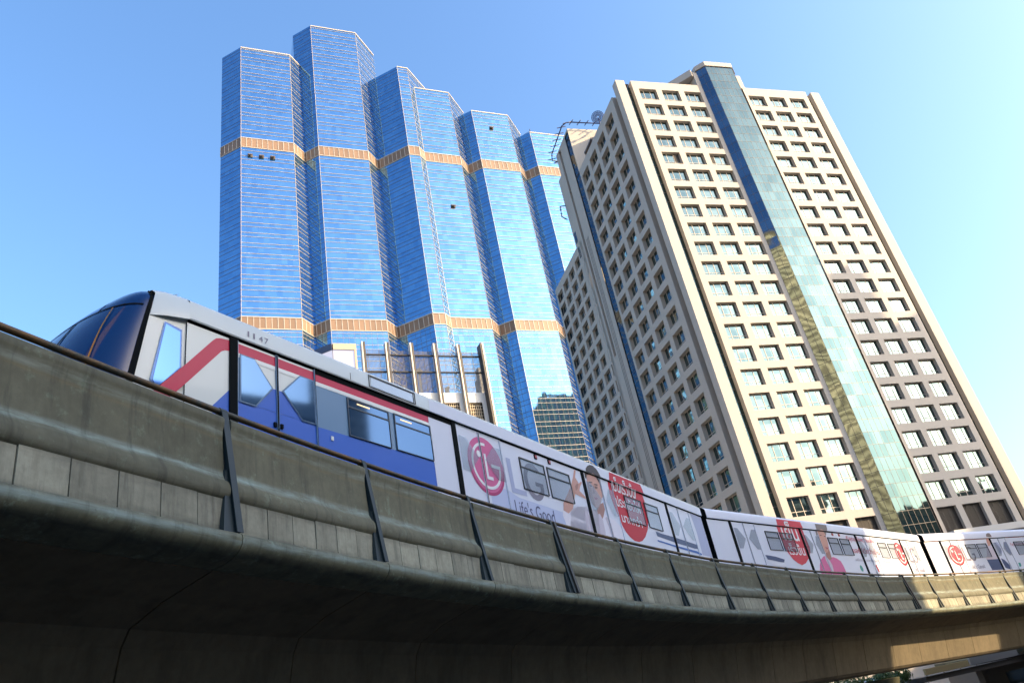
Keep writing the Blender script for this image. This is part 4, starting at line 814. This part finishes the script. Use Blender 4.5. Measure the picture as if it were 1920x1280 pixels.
# roof rails for the cleaning cradle
def rail(name, pts, outs, every=1.6, tl=.95):
    th = thing(name[0], name[1], 'rail', tuple(pts[0]), 'cradle rails round the roof edges')
    b = MB(); b.tube(pts, .12, 7); b.build('rail_pipe', M['navy'], th, smooth=True)
    b = MB(); acc = 0
    for p, q in zip(pts, pts[1:]):
        p = Vector(p); q = Vector(q); ln = (q - p).length
        while acc < ln:
            c = p + (q - p) * (acc / ln); b.tube([c - outs[0] * tl + Vector((0, 0, -.3)), c + outs[0] * tl + Vector((0, 0, .3))], .09, 5); acc += every
        acc -= ln
    b.build('bracket', M['navy'], th)
o1 = -TD
rail(('cradle_rail', 'dark curved cradle rail hanging outside the tall stair wing roof, beside the blue tower'), [S(28.6, -.4, 106.4), S(28.4, .9, 106.6), S(27.5, 1.0, 107.6), S(22, 1.0, 107.8), S(20.3, 1.0, 107.9), S(19.4, .4, 107.9), S(19.2, -.5, 107.9)], [TD])
rail(('cradle_rail', 'dark cradle rail along the front edge of the stair wing roof, left of the dish'), [S(19.2, -.6, 107.9), S(19.2, -5, 107.9), S(19.0, -6.4, 107.7), S(18, -7, 107.4), S(15, -7.2, 107.4)], [TN])
rail(('cradle_rail', 'short curved cradle rail on the main roof left of the glass bay'), [F(5.2, -3, 98.7), F(6.3, -3, 100.1), F(7.2, -3, 100.5), F(12, -3.1, 100.5)], [TN], 1.1)
rail(('cradle_rail', 'small rail bracket low on the rear step of the stair wing, against the blue tower'), [S(29.95, .0, 96.2), S(30.0, 1.0, 96.0), S(30.2, 1.1, 93.6), S(30.3, .1, 93.0)], [TN], .9, .35)
dt = thing('satellite_dish', 'round blue mesh satellite dish on the roof behind the shaded wall edge', 'dish', tuple(S(10.5, -1.5, 96.5)))
c_ = S(10.6, -1.3, 100.3); b = MB(); rows = []
ax = (Vector((0, 0, 6.5)) + Vector((-5, 0, 10)) - c_).normalized(); ay = ax.cross(Vector((0, 0, 1))).normalized(); az_ = ay.cross(ax)
for k in range(5): rr_ = 1.12 * k / 4; rows.append([c_ + (ay * math.cos(a * math.pi / 10) + az_ * math.sin(a * math.pi / 10)) * rr_ + ax * (rr_ ** 2 * .22) for a in range(20)])
for k in range(1, 5): b.tube(rows[k] + [rows[k][0]], .05, 4)
for a in range(20): b.tube([rows[k][a] for k in range(1, 5)], .035, 4)
dm = M['dish_sheet'] = mat('dish_sheet', (.10, .16, .42), .5, alpha=.45)
b.build('reflector_ribs', M['navy'], dt)
b = MB(); b.grid(rows[1:], 0, close=True); b.build('reflector', dm, dt, smooth=True)
b = MB(); b.tube([c_, S(10.6, -1.5, 96.5)], .09, 6); b.tube([c_, c_ + ax * 1.1], .04, 5); b.build('dish_mast', M['navy'], dt)
mt = thing('roof_mast', 'tiny pale lattice frame on the right hand roof of the beige tower', 'mast', tuple(F(30.8, -3, 97.9)))
b = MB()
for k, (x0, x1) in enumerate(((29.9, 30.6), (31.5, 30.8), (30.2, 31.2), (31.2, 30.2), (30.7, 30.7))): b.tube([F(x0, -3, 97.9), F(x1, -3, 101.0)], .06, 5)
b.tube([F(30.1, -3, 100), F(31.3, -3, 100)], .05, 5); b.build('lattice', M['mull'], mt)

# ------------------------------------------------------------------ blue glass tower
BODY = [('first', (-72.79, 158.31), (-65.92, 155.14), (-52.54, 161.51), 211.3, 7.6),
        ('tallest', (-52.9, 166.9), (-45.91, 164.57), (-32.31, 170.73), 227.5, 7.4),
        ('third', (-31.2, 176.0), (-19.75, 171.79), (-16.63, 173.28), 208.3, 12),
        ('fourth', (-18, 177), (-15.54, 175.97), (-4.73, 181.04), 201.7, 2.5),
        ('fifth', (-5.6, 186.9), (1.80, 184.35), (13.84, 189.83), 194.8, 8),
        ('sixth', (13.0, 195.7), (20.29, 193.0), (33.6, 198.9), 188.2, 8)]
sky_t = thing('glass_tower', 'tall blue mirror glass tower of stepped bodies with two bronze bands', 'building', (-20, 185, 0))
dirL = Vector((math.cos(R(-19.5)), math.sin(R(-19.5)))); dirF = Vector((math.cos(R(24.2)), math.sin(R(24.2)))); dirR = Vector((math.cos(R(70.5)), math.sin(R(70.5))))
BANDS = [(172.4, 169.1), (110.9, 107.7)]
PER = 3.46
for nm, Lp, a, b_, ztop, ll in BODY:
    a = Vector(a); b_ = Vector(b_); Lp = a - dirL * ll
    rl = 11.0 if nm != 'third' else 2.6
    c = b_ + dirR * rl
    if nm == 'third': c = b_ + (Vector((-15.54, 175.97)) - b_).normalized() * 11
    back1 = c + Vector((-dirF.y, dirF.x)) * 12; back2 = Lp + Vector((-dirF.y, dirF.x)) * 16
    facets = [(Lp, a, 'left'), (a, b_, 'front'), (b_, c, 'right'), (c, back1, 'back'), (back1, back2, 'back'), (back2, Lp, 'back')]
    body = MB(); poly = [tuple(p) for p in (Lp, a, b_, c, back1, back2)]
    body.face([(x, y, ztop) for x, y in poly], 1)
    for p, q, kind in facets:
        Ln = (q - p).length; zc = [0] + [z for B_ in BANDS[::-1] for z in (B_[1], B_[0])] + [ztop]
        body.face([(p.x, p.y, 0), (q.x, q.y, 0), (q.x, q.y, ztop), (p.x, p.y, ztop)], 0, [(p.x * 3, 0), (p.x * 3 + Ln, 0), (p.x * 3 + Ln, ztop), (p.x * 3, ztop)])
    body.build('glass_body', [M['towerglass'], M['roofing']], sky_t)
    lines = MB()
    for p, q, kind in facets:
        if kind == 'back': continue
        dv = (q - p); Ln = dv.length; dv.normalize(); nv = Vector((dv.y, -dv.x))
        fr_ = (lambda p=p, dv=dv, nv=nv: (lambda u, d, z: Vector((p.x + dv.x * u + nv.x * d, p.y + dv.y * u + nv.y * d, z))))()
        if kind != 'left':
            z = 172.4 + PER * 20
            while z > 30:
                for zz, tck in ((z, .16), (z - 1.33, .13)):
                    if zz < ztop - .3 and not any(B_[1] - .2 < zz < B_[0] + .2 for B_ in BANDS): lines.box(fr_, 0, Ln, -.02, .10, zz - tck * .30, zz + tck * .30)
                z -= PER
            lines.box(fr_, -.05, Ln + .05, -.02, .14, ztop - .3, ztop + .1); lines.box(fr_, -.05, .05, -.02, .10, 30, ztop - .35)
            u = 1.5
        else:
            z = 172.4 + PER * 20
            while z > 30:
                for zz in (z, z - 1.33):
                    if zz < ztop - .3 and not any(B_[1] - .2 < zz < B_[0] + .2 for B_ in BANDS): lines.box(fr_, 0, Ln, -.02, .035, zz - .05, zz + .05, 1)
                z -= PER
        # thin joints between panes on the lower storeys, where they can be told apart
        u = 1.5
        while u < Ln - .3: lines.box(fr_, u - .03, u + .03, -.02, .02, 30, 107.5, 1); u += 1.5
        n_ = max(2, round(Ln / 1.5))
        for zt_, zb_ in BANDS:
            bb = MB(); bb.box(fr_, 0, Ln, -.02, .05, zb_ - .12, zb_); bb.box(fr_, 0, Ln, -.02, .20, zt_, zt_ + .22); bb.box(fr_, 0, Ln, -.02, .14, zb_ - .3, zb_ - .12)
            for k in range(n_ + 1): bb.box(fr_, Ln * k / n_ - .07, Ln * k / n_ + .07, -.02, .16, zb_, zt_)
            tag(bb.build('band_frame', M['mull'], sky_t), kind='stuff')
            for k in range(n_):
                pp = MB(); pp.box(fr_, Ln * k / n_ + .07, Ln * (k + 1) / n_ - .07, -.01, .07 + random.uniform(-.01, .01), zb_, zt_)
                pp.build('band_panel', M[random.choice(('gold', 'gold', 'gold2'))], sky_t)
    tag(lines.build('floor_lines', [M['mull'], M['mull_dark']], sky_t), kind='stuff')
# a few tilted open vents
def vent(x, y, z, n): 
    b = MB(); d_ = dirF; nv = Vector((d_.y, -d_.x)); fr_ = lambda u, d, zz: Vector((x + d_.x * u + nv.x * d, y + d_.y * u + nv.y * d, zz))
    b.face([fr_(0, .03, z - 1.1), fr_(1.4, .03, z - 1.1), fr_(1.4, .03, z), fr_(0, .03, z)]); b.face([fr_(0, .03, z), fr_(1.4, .03, z), fr_(1.4, .7, z - 1.0), fr_(0, .7, z - 1.0)]); b.build('open_vent', M['mull_dark'], sky_t)
for u in (1.8, 4.9, 8.0): p = Vector((-65.92, 155.14)) + dirF * u; vent(p.x, p.y, 166.5, 0)
p = Vector((-15.54, 175.97)) + dirF * 6; vent(p.x, p.y, 152, 0); p = Vector((1.8, 184.35)) + dirF * 5.5; vent(p.x, p.y, 188.2, 0)
for k, (x, y, z) in enumerate(((-13.5, 180, 201.7), (-10.5, 181, 201.7))):
    t_ = thing('roof_light', ('white roof lamp on the stepped roof of the blue tower, left of its pair', 'white roof lamp on the stepped roof of the blue tower, right of its pair')[k], 'lamp', (x, y, z), 'roof lamps on the blue tower')
    b = MB(); b.tube([(x, y, z), (x, y, z + 1.2), (x, y, z + 1.8), (x, y, z + 2.9)], [.18, .18, .5, .12], 8); b.build('lamp_body', M['whitewall'], t_)
t_ = thing('roof_aerials', 'small dark aerials on the lowest roof of the blue tower', 'aerial', (20, 196, 188.2)); b = MB()
for x, y, h in ((15.5, 196.5, 1.6), (20.6, 193.6, 1.9), (18.5, 195, 1.2), (27, 197, 1.5)): b.tube([(x, y, 188.2), (x, y, 188.2 + h)], .12, 6)
b.tube([(15.5, 196.5, 189.4), (20.6, 193.6, 189.2)], .06, 5); b.build('aerial', M['navy'], t_)

# ------------------------------------------------------------------ finned rooftop building
K_ = 1.42; FO = Vector((-13.96 * K_, 60.15 * K_, 0)); fa = R(26.38); FD = Vector((math.cos(fa), math.sin(fa), 0)); FN = Vector((math.sin(fa), -math.cos(fa), 0))
def Q(u, d, z): return FO + FD * u * K_ + FN * d + Vector((0, 0, 6.5 + (z - 6.5) * K_))
fb = thing('finned_building', 'white building with a rooftop screen of steel fins and thin upright slats', 'building', tuple(Q(5, -8, 6.5 - 6.5 / K_)))
b = MB(); ops = []
zf = 6.5 - 6.5 / K_
for k in range(6):
    u0 = -.0 + 2.3 * k
    if u0 + 2.1 < 13: ops += [(u0 + .35, u0 + 1.95, z_ - 2.0, z_) for z_ in (35.15, 32.4, 29.6, 26.8)]
ops = [o for o in ops if o[1] < 11.6]
qf = lambda u, d, z: Q(u, d, z)
facade(b, qf, -.1, 11.75, zf, 36.2, ops, .35)
er = lambda u, d, z: Q(11.75, 0, 0) * 1 + FD * d - FN * u * K_ + Vector((0, 0, (z) * K_))        # right flank
ops2 = [(u0, u0 + 1.6, z_ - 2, z_) for u0 in (.35, 2.6, 4.9) for z_ in (35.15, 32.4, 29.6, 26.8)]
facade(b, er, 0, 8, zf, 36.2, ops2, .35)
b.face([Q(-.1, 0, 36.2), Q(11.75, 0, 36.2), Q(11.75, -13, 36.2), Q(-.1, -13, 36.2)])
b.build('white_wall', M['whitewall'], fb)
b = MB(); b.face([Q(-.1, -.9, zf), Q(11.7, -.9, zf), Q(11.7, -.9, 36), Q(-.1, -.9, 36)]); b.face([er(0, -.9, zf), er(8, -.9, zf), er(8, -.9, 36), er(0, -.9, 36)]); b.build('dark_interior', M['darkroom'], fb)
for (fr_, oo) in ((qf, ops), (er, ops2)):
    for a_, b__, c_, d_ in oo:
        if c_ < 29: continue
        q = MB(); n1 = 8; n2 = 6
        for k in range(1, n1): u = a_ + (b__ - a_) * k / n1; q.box(fr_, u - .025, u + .025, -.32, -.22, c_, d_)
        for k in range(1, n2): z = c_ + (d_ - c_) * k / n2; q.box(fr_, a_, b__, -.21, -.16, z - .022, z + .022)
        q.build('window_lattice', M['lattice'], fb)
b = MB(); b.box(qf, .2, 11.5, -7, -6.8, 36.2, 37.75); b.build('plant_screen', M['mull_dark'], fb)
fins = [0, 2.25, 4.65, 6.98, 9.4, 11.75]
for k, u in enumerate(fins):
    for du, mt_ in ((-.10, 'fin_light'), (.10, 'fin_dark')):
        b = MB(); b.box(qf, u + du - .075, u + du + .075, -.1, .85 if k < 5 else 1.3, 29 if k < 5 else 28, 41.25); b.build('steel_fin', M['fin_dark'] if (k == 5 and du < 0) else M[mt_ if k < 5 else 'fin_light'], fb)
for z in (40.05, 38.25):
    for k in range(5):
        b = MB(); b.tube([Q(fins[k] + .2, .3, z), Q(fins[k + 1] - .2, .3, z)], .13, 8); b.build('screen_rail', M['fin_dark'], fb)
b = MB()
for k in range(5):
    n_ = 15
    for j in range(n_):
        u = fins[k] + .3 + (fins[k + 1] - fins[k] - .6) * j / (n_ - 1); b.box(qf, u - .021, u + .021, .05, .14, 36.25, 40.6)
b.build('screen_slats', M['slat'], fb); fb.children[-1]['kind'] = 'stuff'
b = MB()
for u_, h in ((12.75, 39.8),): b.box(qf, u_, u_ + .55, -7, -5, 20, h)
b.box(qf, 12.2, 12.55, -4, -3, 24, 40.1); b.build('rear_shaft', M['roofing'], fb)
t_ = thing('rooftop_dish', 'round pale dish seen through the slatted rooftop screen', 'dish', tuple(Q(5.6, -2, 36.2)))
c_ = Q(5.6, -1.5, 38.95); b = MB(); b.grid([[c_ + (FD * math.cos(a * math.pi / 8) + Vector((0, 0, 1)) * math.sin(a * math.pi / 8)) * r_ + FN * (r_ * r_ * .3) for a in range(16)] for r_ in (.02, .25, .5)], 0, close=True); b.build('dish_bowl', M['whitewall'], t_, smooth=True)
b = MB(); b.tube([c_, Q(5.6, -1.6, 36.2)], .16, 6); b.build('dish_stand', M['whitewall'], t_)
for k, (u, d, zz, h) in enumerate(((3.9, -2, 36.2, 1.3), (7.6, -2.2, 36.2, 1.6), (8.3, -2, 36.2, 1.2))):
    t_ = thing('plant_unit', ('white rooftop plant pipe left of the round dish behind the slats', 'tallest white rooftop plant pipe right of the dish behind the slats', 'shorter white rooftop plant pipe beside the taller one behind the slats')[k], 'plant unit', tuple(Q(u, d, zz)), 'white pipes on the slatted roof')
    b = MB(); b.tube([Q(u, d, zz), Q(u, d, zz + h)], .32, 8); b.tube([Q(u, d, zz + h), Q(u + .2, d, zz + h)], .25, 8); b.build('duct', M['whitewall'], t_)
# lit advertising screen on its own slim building
SP = [Vector((-38.0, 100.3)), Vector((-26.9, 96.6)), Vector((-23.75, 98.15)), Vector((-29, 112)), Vector((-41, 110))]
zs_ = 6.5 + (42 - 6.5) * 1.6
st = thing('screen_tower', 'slim tower wrapped by a glowing white corner advertising screen with beige frame', 'screen building', (-31, 102, 0))
b = MB(); b.prism([tuple(p) for p in SP], 0, zs_ - .01); b.build('tower_body', M['screen_frame'], st)
for a, c, fm_ in ((SP[0], SP[1], 'screen_frame_dark'), (SP[1], SP[2], 'screen_frame')):
    dv = (c - a); Ln = dv.length; dv.normalize(); nv = Vector((dv.y, -dv.x)); fr_ = lambda u, d, z: Vector((a.x + dv.x * u + nv.x * d, a.y + dv.y * u + nv.y * d, z))
    b = MB(); b.box(fr_, 0, Ln, -.3, .35, zs_ - 1.0, zs_ + .05); 
    if fm_ == 'screen_frame': b.box(fr_, Ln - .32, Ln, 0, .35, 36, zs_ - 1.0)
    b.build('screen_frame', M[fm_], st)
    b = MB(); e0 = 0 ; e1 = Ln - (.32 if fm_ == 'screen_frame' else 0)
    b.face([fr_(e0, .12, 40), fr_(e1, .12, 40), fr_(e1, .12, zs_ - 1.0), fr_(e0, .12, zs_ - 1.0)]); b.build('screen', M['led'], st)
    if fm_ == 'screen_frame': pts = [(0, -4.2), (.4, -4.25), (1.6, -4.5), (2.6, -4.55), (1.9, -4.95), (1.2, -5.7), (.6, -6.0), (0, -5.8)]; mk = 'led_brown'
    else: pts = [(Ln, -4.2), (Ln, -5.5), (Ln - .9, -5.3), (Ln - 2.2, -5.0), (Ln - 1.0, -4.4)]; mk = 'led_dark'
    b = MB(); b.face([fr_(x, .135, zs_ + y) for x, y in pts]); b.build('screen_picture', M[mk], st)
    if fm_ == 'screen_frame': b = MB(); b.face([fr_(x, .13, zs_ + y) for x, y in [(0, -3.9), (2.75, -4.45), (.9, -6.5), (0, -6.3)]]); b.build('screen_picture', M['led_shade'], st)
    else: b = MB(); b.face([fr_(Ln - x, .13, zs_ + y) for x, y in [(0, -3.9), (2.9, -4.95), (0, -5.8)]]); b.build('screen_picture', M['led_shade'], st)

# ------------------------------------------------------------------ street things seen below the girder
def clump(mb, c, r, n, sz):
    for _ in range(n):
        v = Vector((random.gauss(0, 1), random.gauss(0, 1), random.gauss(0, .8))); v.normalize(); p = c + v * r * random.uniform(.55, 1)
        a = Vector((random.uniform(-1, 1), random.uniform(-1, 1), random.uniform(-1, 1))).normalized(); q = a.cross(v).normalized() * sz; a = q.cross(v) * random.uniform(.5, 1)
        mb.face([p - q, p + a, p + q, p - a], random.randrange(2))
for k, (x, y, h, r_) in enumerate(((17.5, 57, 5.0, 1.1), (19.6, 58, 4.7, 1.2), (22.0, 60, 4.8, .9))):
    t_ = thing('street_tree', ('small sunlit street tree below the girder, leftmost of three', 'small street tree below the girder, middle of three', 'small street tree below the girder, right beside the pier')[k], 'tree', (x, y, 0), 'street trees below the viaduct')
    b = MB(); b.tube([(x, y, 0), (x + .1, y, h * .5), (x, y, h)], [.16, .12, .07], 8); b.tube([(x, y, h * .6), (x + .7, y + .3, h + .4)], [.07, .04], 6); b.build('trunk', M['bark'], t_)
    b = MB()
    for _ in range(9): clump(b, Vector((x + random.uniform(-r_, r_), y + random.uniform(-r_, r_), h + random.uniform(-.2, 1.2))), .7, 170, .09)
    b.build('crown', [M['leaf'], M['leaf2']], t_)
fv = thing('flyover', 'dark low road flyover crossing behind the viaduct pier', 'flyover', (25, 66, 0))
gfr = lambda u, d, z: Vector((12 + .93 * u + .36 * d, 60 + .36 * u - .93 * d, z))
b = MB(); b.box(gfr, 0, 60, -4, 4, 1.8, 2.7); b.build('flyover_deck', M['generic_dark'], fv)
b = MB(); b.box(gfr, 0, 60, 3.7, 4, 2.7, 3.6); b.build('parapet', M['generic_dark'], fv)
b = MB()
for u in (3, 18, 33, 48): b = MB(); b.box(gfr, u, u + 1.2, -1, 1, 0, 1.8); b.build('support', M['generic_dark'], fv)
bus = thing('minibus', 'white rounded minibus on the low flyover beneath the viaduct', 'minibus', tuple(gfr(9.5, 1.5, 2.7)))
def rbox(fr, u0, u1, d0, d1, z0, z1, r_, m_, name, par):
    me = MB(); prof = []
    for cx_, cz_, a0 in ((u1 - r_, z1 - r_, 0), (u0 + r_, z1 - r_, 90)):
        for k in range(7): a_ = R(a0 + 15 * k); prof.append((cx_ + r_ * math.cos(a_), cz_ + r_ * math.sin(a_)))
    prof += [(u0, z0), (u1, z0)]
    me.grid([[fr(x, d_, z_) for x, z_ in prof] for d_ in (d0, d1)], 0, close=True); me.face([fr(x, d0, z_) for x, z_ in prof]); me.face([fr(x, d1, z_) for x, z_ in prof][::-1]); return me.build(name, m_, par)
rbox(gfr, 8.2, 10.7, -3.2, 3.2, 3.2, 5.85, .35, M['buswhite'], 'body', bus)
b = MB(); b.box(gfr, 8.45, 10.45, 3.2, 3.23, 4.3, 5.3); b.build('windscreen', M['genglass'], bus)
b = MB(); b.box(gfr, 9.42, 9.46, 3.2, 3.24, 5.3, 5.75); b.build('wiper', M['black'], bus)
for du in (8.35, 10.2):
    b = MB(); b.box(gfr, du, du + .3, 3.2, 3.24, 3.5, 3.7); b.build('headlight', M['pin'], bus)
    for d_ in (-2.2, 2.2): b = MB(); b.tube([gfr(du, d_, 3.12), gfr(du + .32, d_, 3.12)], .42, 14); b.build('wheel', M['black'], bus)
wk = thing('footbridge', 'footbridge with sunlit yellow parapet beyond the viaduct girder', 'footbridge', (27, 62, 0))
f0 = Vector((24.2, 60.0, 0)); f1 = Vector((31.5, 64.5, 0)); fd = (f1 - f0).normalized(); fn = Vector((fd.y, -fd.x, 0)); ffr = lambda u, d, z: f0 + fd * u + fn * d + Vector((0, 0, z))
b = MB(); b.box(ffr, 0, 24, -2.5, 0, 4.9, 5.25); b.build('footbridge_deck', M['generic_dark'], wk)
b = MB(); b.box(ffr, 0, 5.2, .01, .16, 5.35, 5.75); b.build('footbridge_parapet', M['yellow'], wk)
b = MB(); b.box(ffr, 5.4, 24, .01, .16, 5.35, 5.9); b.build('footbridge_parapet', M['roofing'], wk)
b = MB()
for u in (.5, 8, 16, 23): b = MB(); b.box(ffr, u, u + .5, -1.5, -1.0, 0, 4.9); b.build('footbridge_column', M['generic_dark'], wk)

b = MB()
for u in range(0, 24, 2): b.tube([ffr(u + .1, .08, 5.25), ffr(u + .1, .08, 5.4)], .04, 5)
b.build('parapet_stanchions', M['generic_dark'], wk)

sh = thing('shop_row', 'dark low row of shops behind the footbridge at the bottom right corner', 'building', (52, 74, 0))
b = MB(); b.prism([(31, 67), (72, 62), (74, 72), (33, 77)], 0, 5.5); b.build('shop_walls', M['generic_dark'], sh)
b = MB(); b.prism([(30.5, 66.4), (72.5, 61.4), (74.6, 72.6), (32.5, 77.6)], 5.502, 5.75); b.build('shop_roof', M['olive'], sh)
for k in range(6):
    x = 33 + 6.3 * k; y = 67 - .122 * (x - 31) - .04; b = MB(); b.face([(x, y, .3), (x + 4.6, y - .56, .3), (x + 4.6, y - .56, 4.4), (x, y, 4.4)]); b.build('shop_front', M['genglass'], sh)

# ------------------------------------------------------------------ unseen city blocks added right of and behind the camera for shadows and reflections
HS = Vector((SDIR.x, SDIR.y)).normalized(); E1 = Vector((-HS.y, HS.x))
def block(name, label, a0, a1, c0, c1, H, m_=None, HS=HS, E1=E1):
    P = lambda a, c: E1 * a + HS * c
    cs = [P(a0, c0), P(a0, c1), P(a1, c1), P(a1, c0)]
    ctr = (cs[0] + cs[2]) / 2; t_ = thing(name, label, 'building', (ctr.x, ctr.y, 0), 'unseen city blocks around the street')
    b = MB(); g_ = MB()
    pl_ = [tuple(p) for p in cs]; area = sum(pl_[i - 1][0] * pl_[i][1] - pl_[i][0] * pl_[i - 1][1] for i in range(4))
    if area < 0: cs = cs[::-1]
    b.prism([tuple(p) for p in cs], 0, H)
    for i in range(4):
        p, q = cs[i], cs[(i + 1) % 4]; dv = q - p; Ln = dv.length; dv.normalize(); nv = Vector((dv.y, -dv.x)); fr_ = lambda u, d, z: Vector((p.x + dv.x * u + nv.x * d, p.y + dv.y * u + nv.y * d, z))
        z = 3.0
        while z < H - 3: g_.box(fr_, .8, Ln - .8, -.05, .04, z, z + 1.7); z += 3.5
    b.build('walls', m_ or M['generic'], t_); g_.build('window_bands', M['bronze_glass'] if m_ is M['sandstone'] else M['genglass'], t_)
block('unseen_office_block', 'unseen grey office slab added right of the camera to shade the viaduct', -70, 43.0, 48, 66, 41.5, M['pale_wall'])  # pale walls keep its reflection in the train windows light
block('unseen_office_block', 'lower unseen office slab beside the grey one, added to shade the far viaduct', 52.4, 80, 52, 66, 38)
block('unseen_office_block', 'unseen low office block right of the beige tower, added to shade the street', 82, 113, 70, 84, 31)
block('unseen_high_rise', 'unseen distant high rise left of its twin, added to shade the beige tower', 105.2, 109.2, 150, 170, 115)
block('unseen_high_rise', 'lower unseen high rise beside its twin, added to shade the beige tower', 109.2, 112.7, 150, 170, 103)
block('unseen_office_block', 'dark office block on the left behind the camera', -60, 20, -95, -70, 45, M['generic_dark'])
block('unseen_high_rise', 'unseen sandstone high rise behind the camera, turned to mirror gold in the glass bay', -66, -26, -112, -86, 180, M['sandstone'], Vector((.92, .39)), Vector((-.39, .92)))  # turned and tinted so sunlit gold mirrors in the bay glass
# office tower hidden behind the concrete tower; only its mirror image shows, in the lowest body of the blue glass tower
hc = Vector((70, 139)); eu = Vector((.912, .41)); ev = Vector((-.41, .912)); ht = thing('office_tower', 'dark glass office tower with yellow pilasters, mirrored low in the blue tower', 'building', (70, 139, 0))
cs = [hc - eu * 9 - ev * 7, hc + eu * 9 - ev * 7, hc + eu * 9 + ev * 7, hc - eu * 9 + ev * 7]
b = MB(); b.prism([tuple(p) for p in cs], 0, 117); b.build('walls', M['genglass'], ht)
for p, q in zip(cs, cs[1:] + cs[:1]):
    dv = q - p; Ln = dv.length; dv.normalize(); nv = Vector((dv.y, -dv.x)); fr_ = lambda u, d, z: Vector((p.x + dv.x * u + nv.x * d, p.y + dv.y * u + nv.y * d, z))
    n_ = 5
    for k in range(n_ + 1): b = MB(); u = (Ln - .8) * k / n_; b.box(fr_, u, u + .8, 0, .35, 0, 117); b.build('pilaster', M['yellow_pier'], ht)
    b = MB(); z = 4
    while z < 117: b.box(fr_, 0, Ln, 0, .2, z, z + .7); z += 3.4
    tag(b.build('spandrels', M['olive'], ht), kind='stuff')
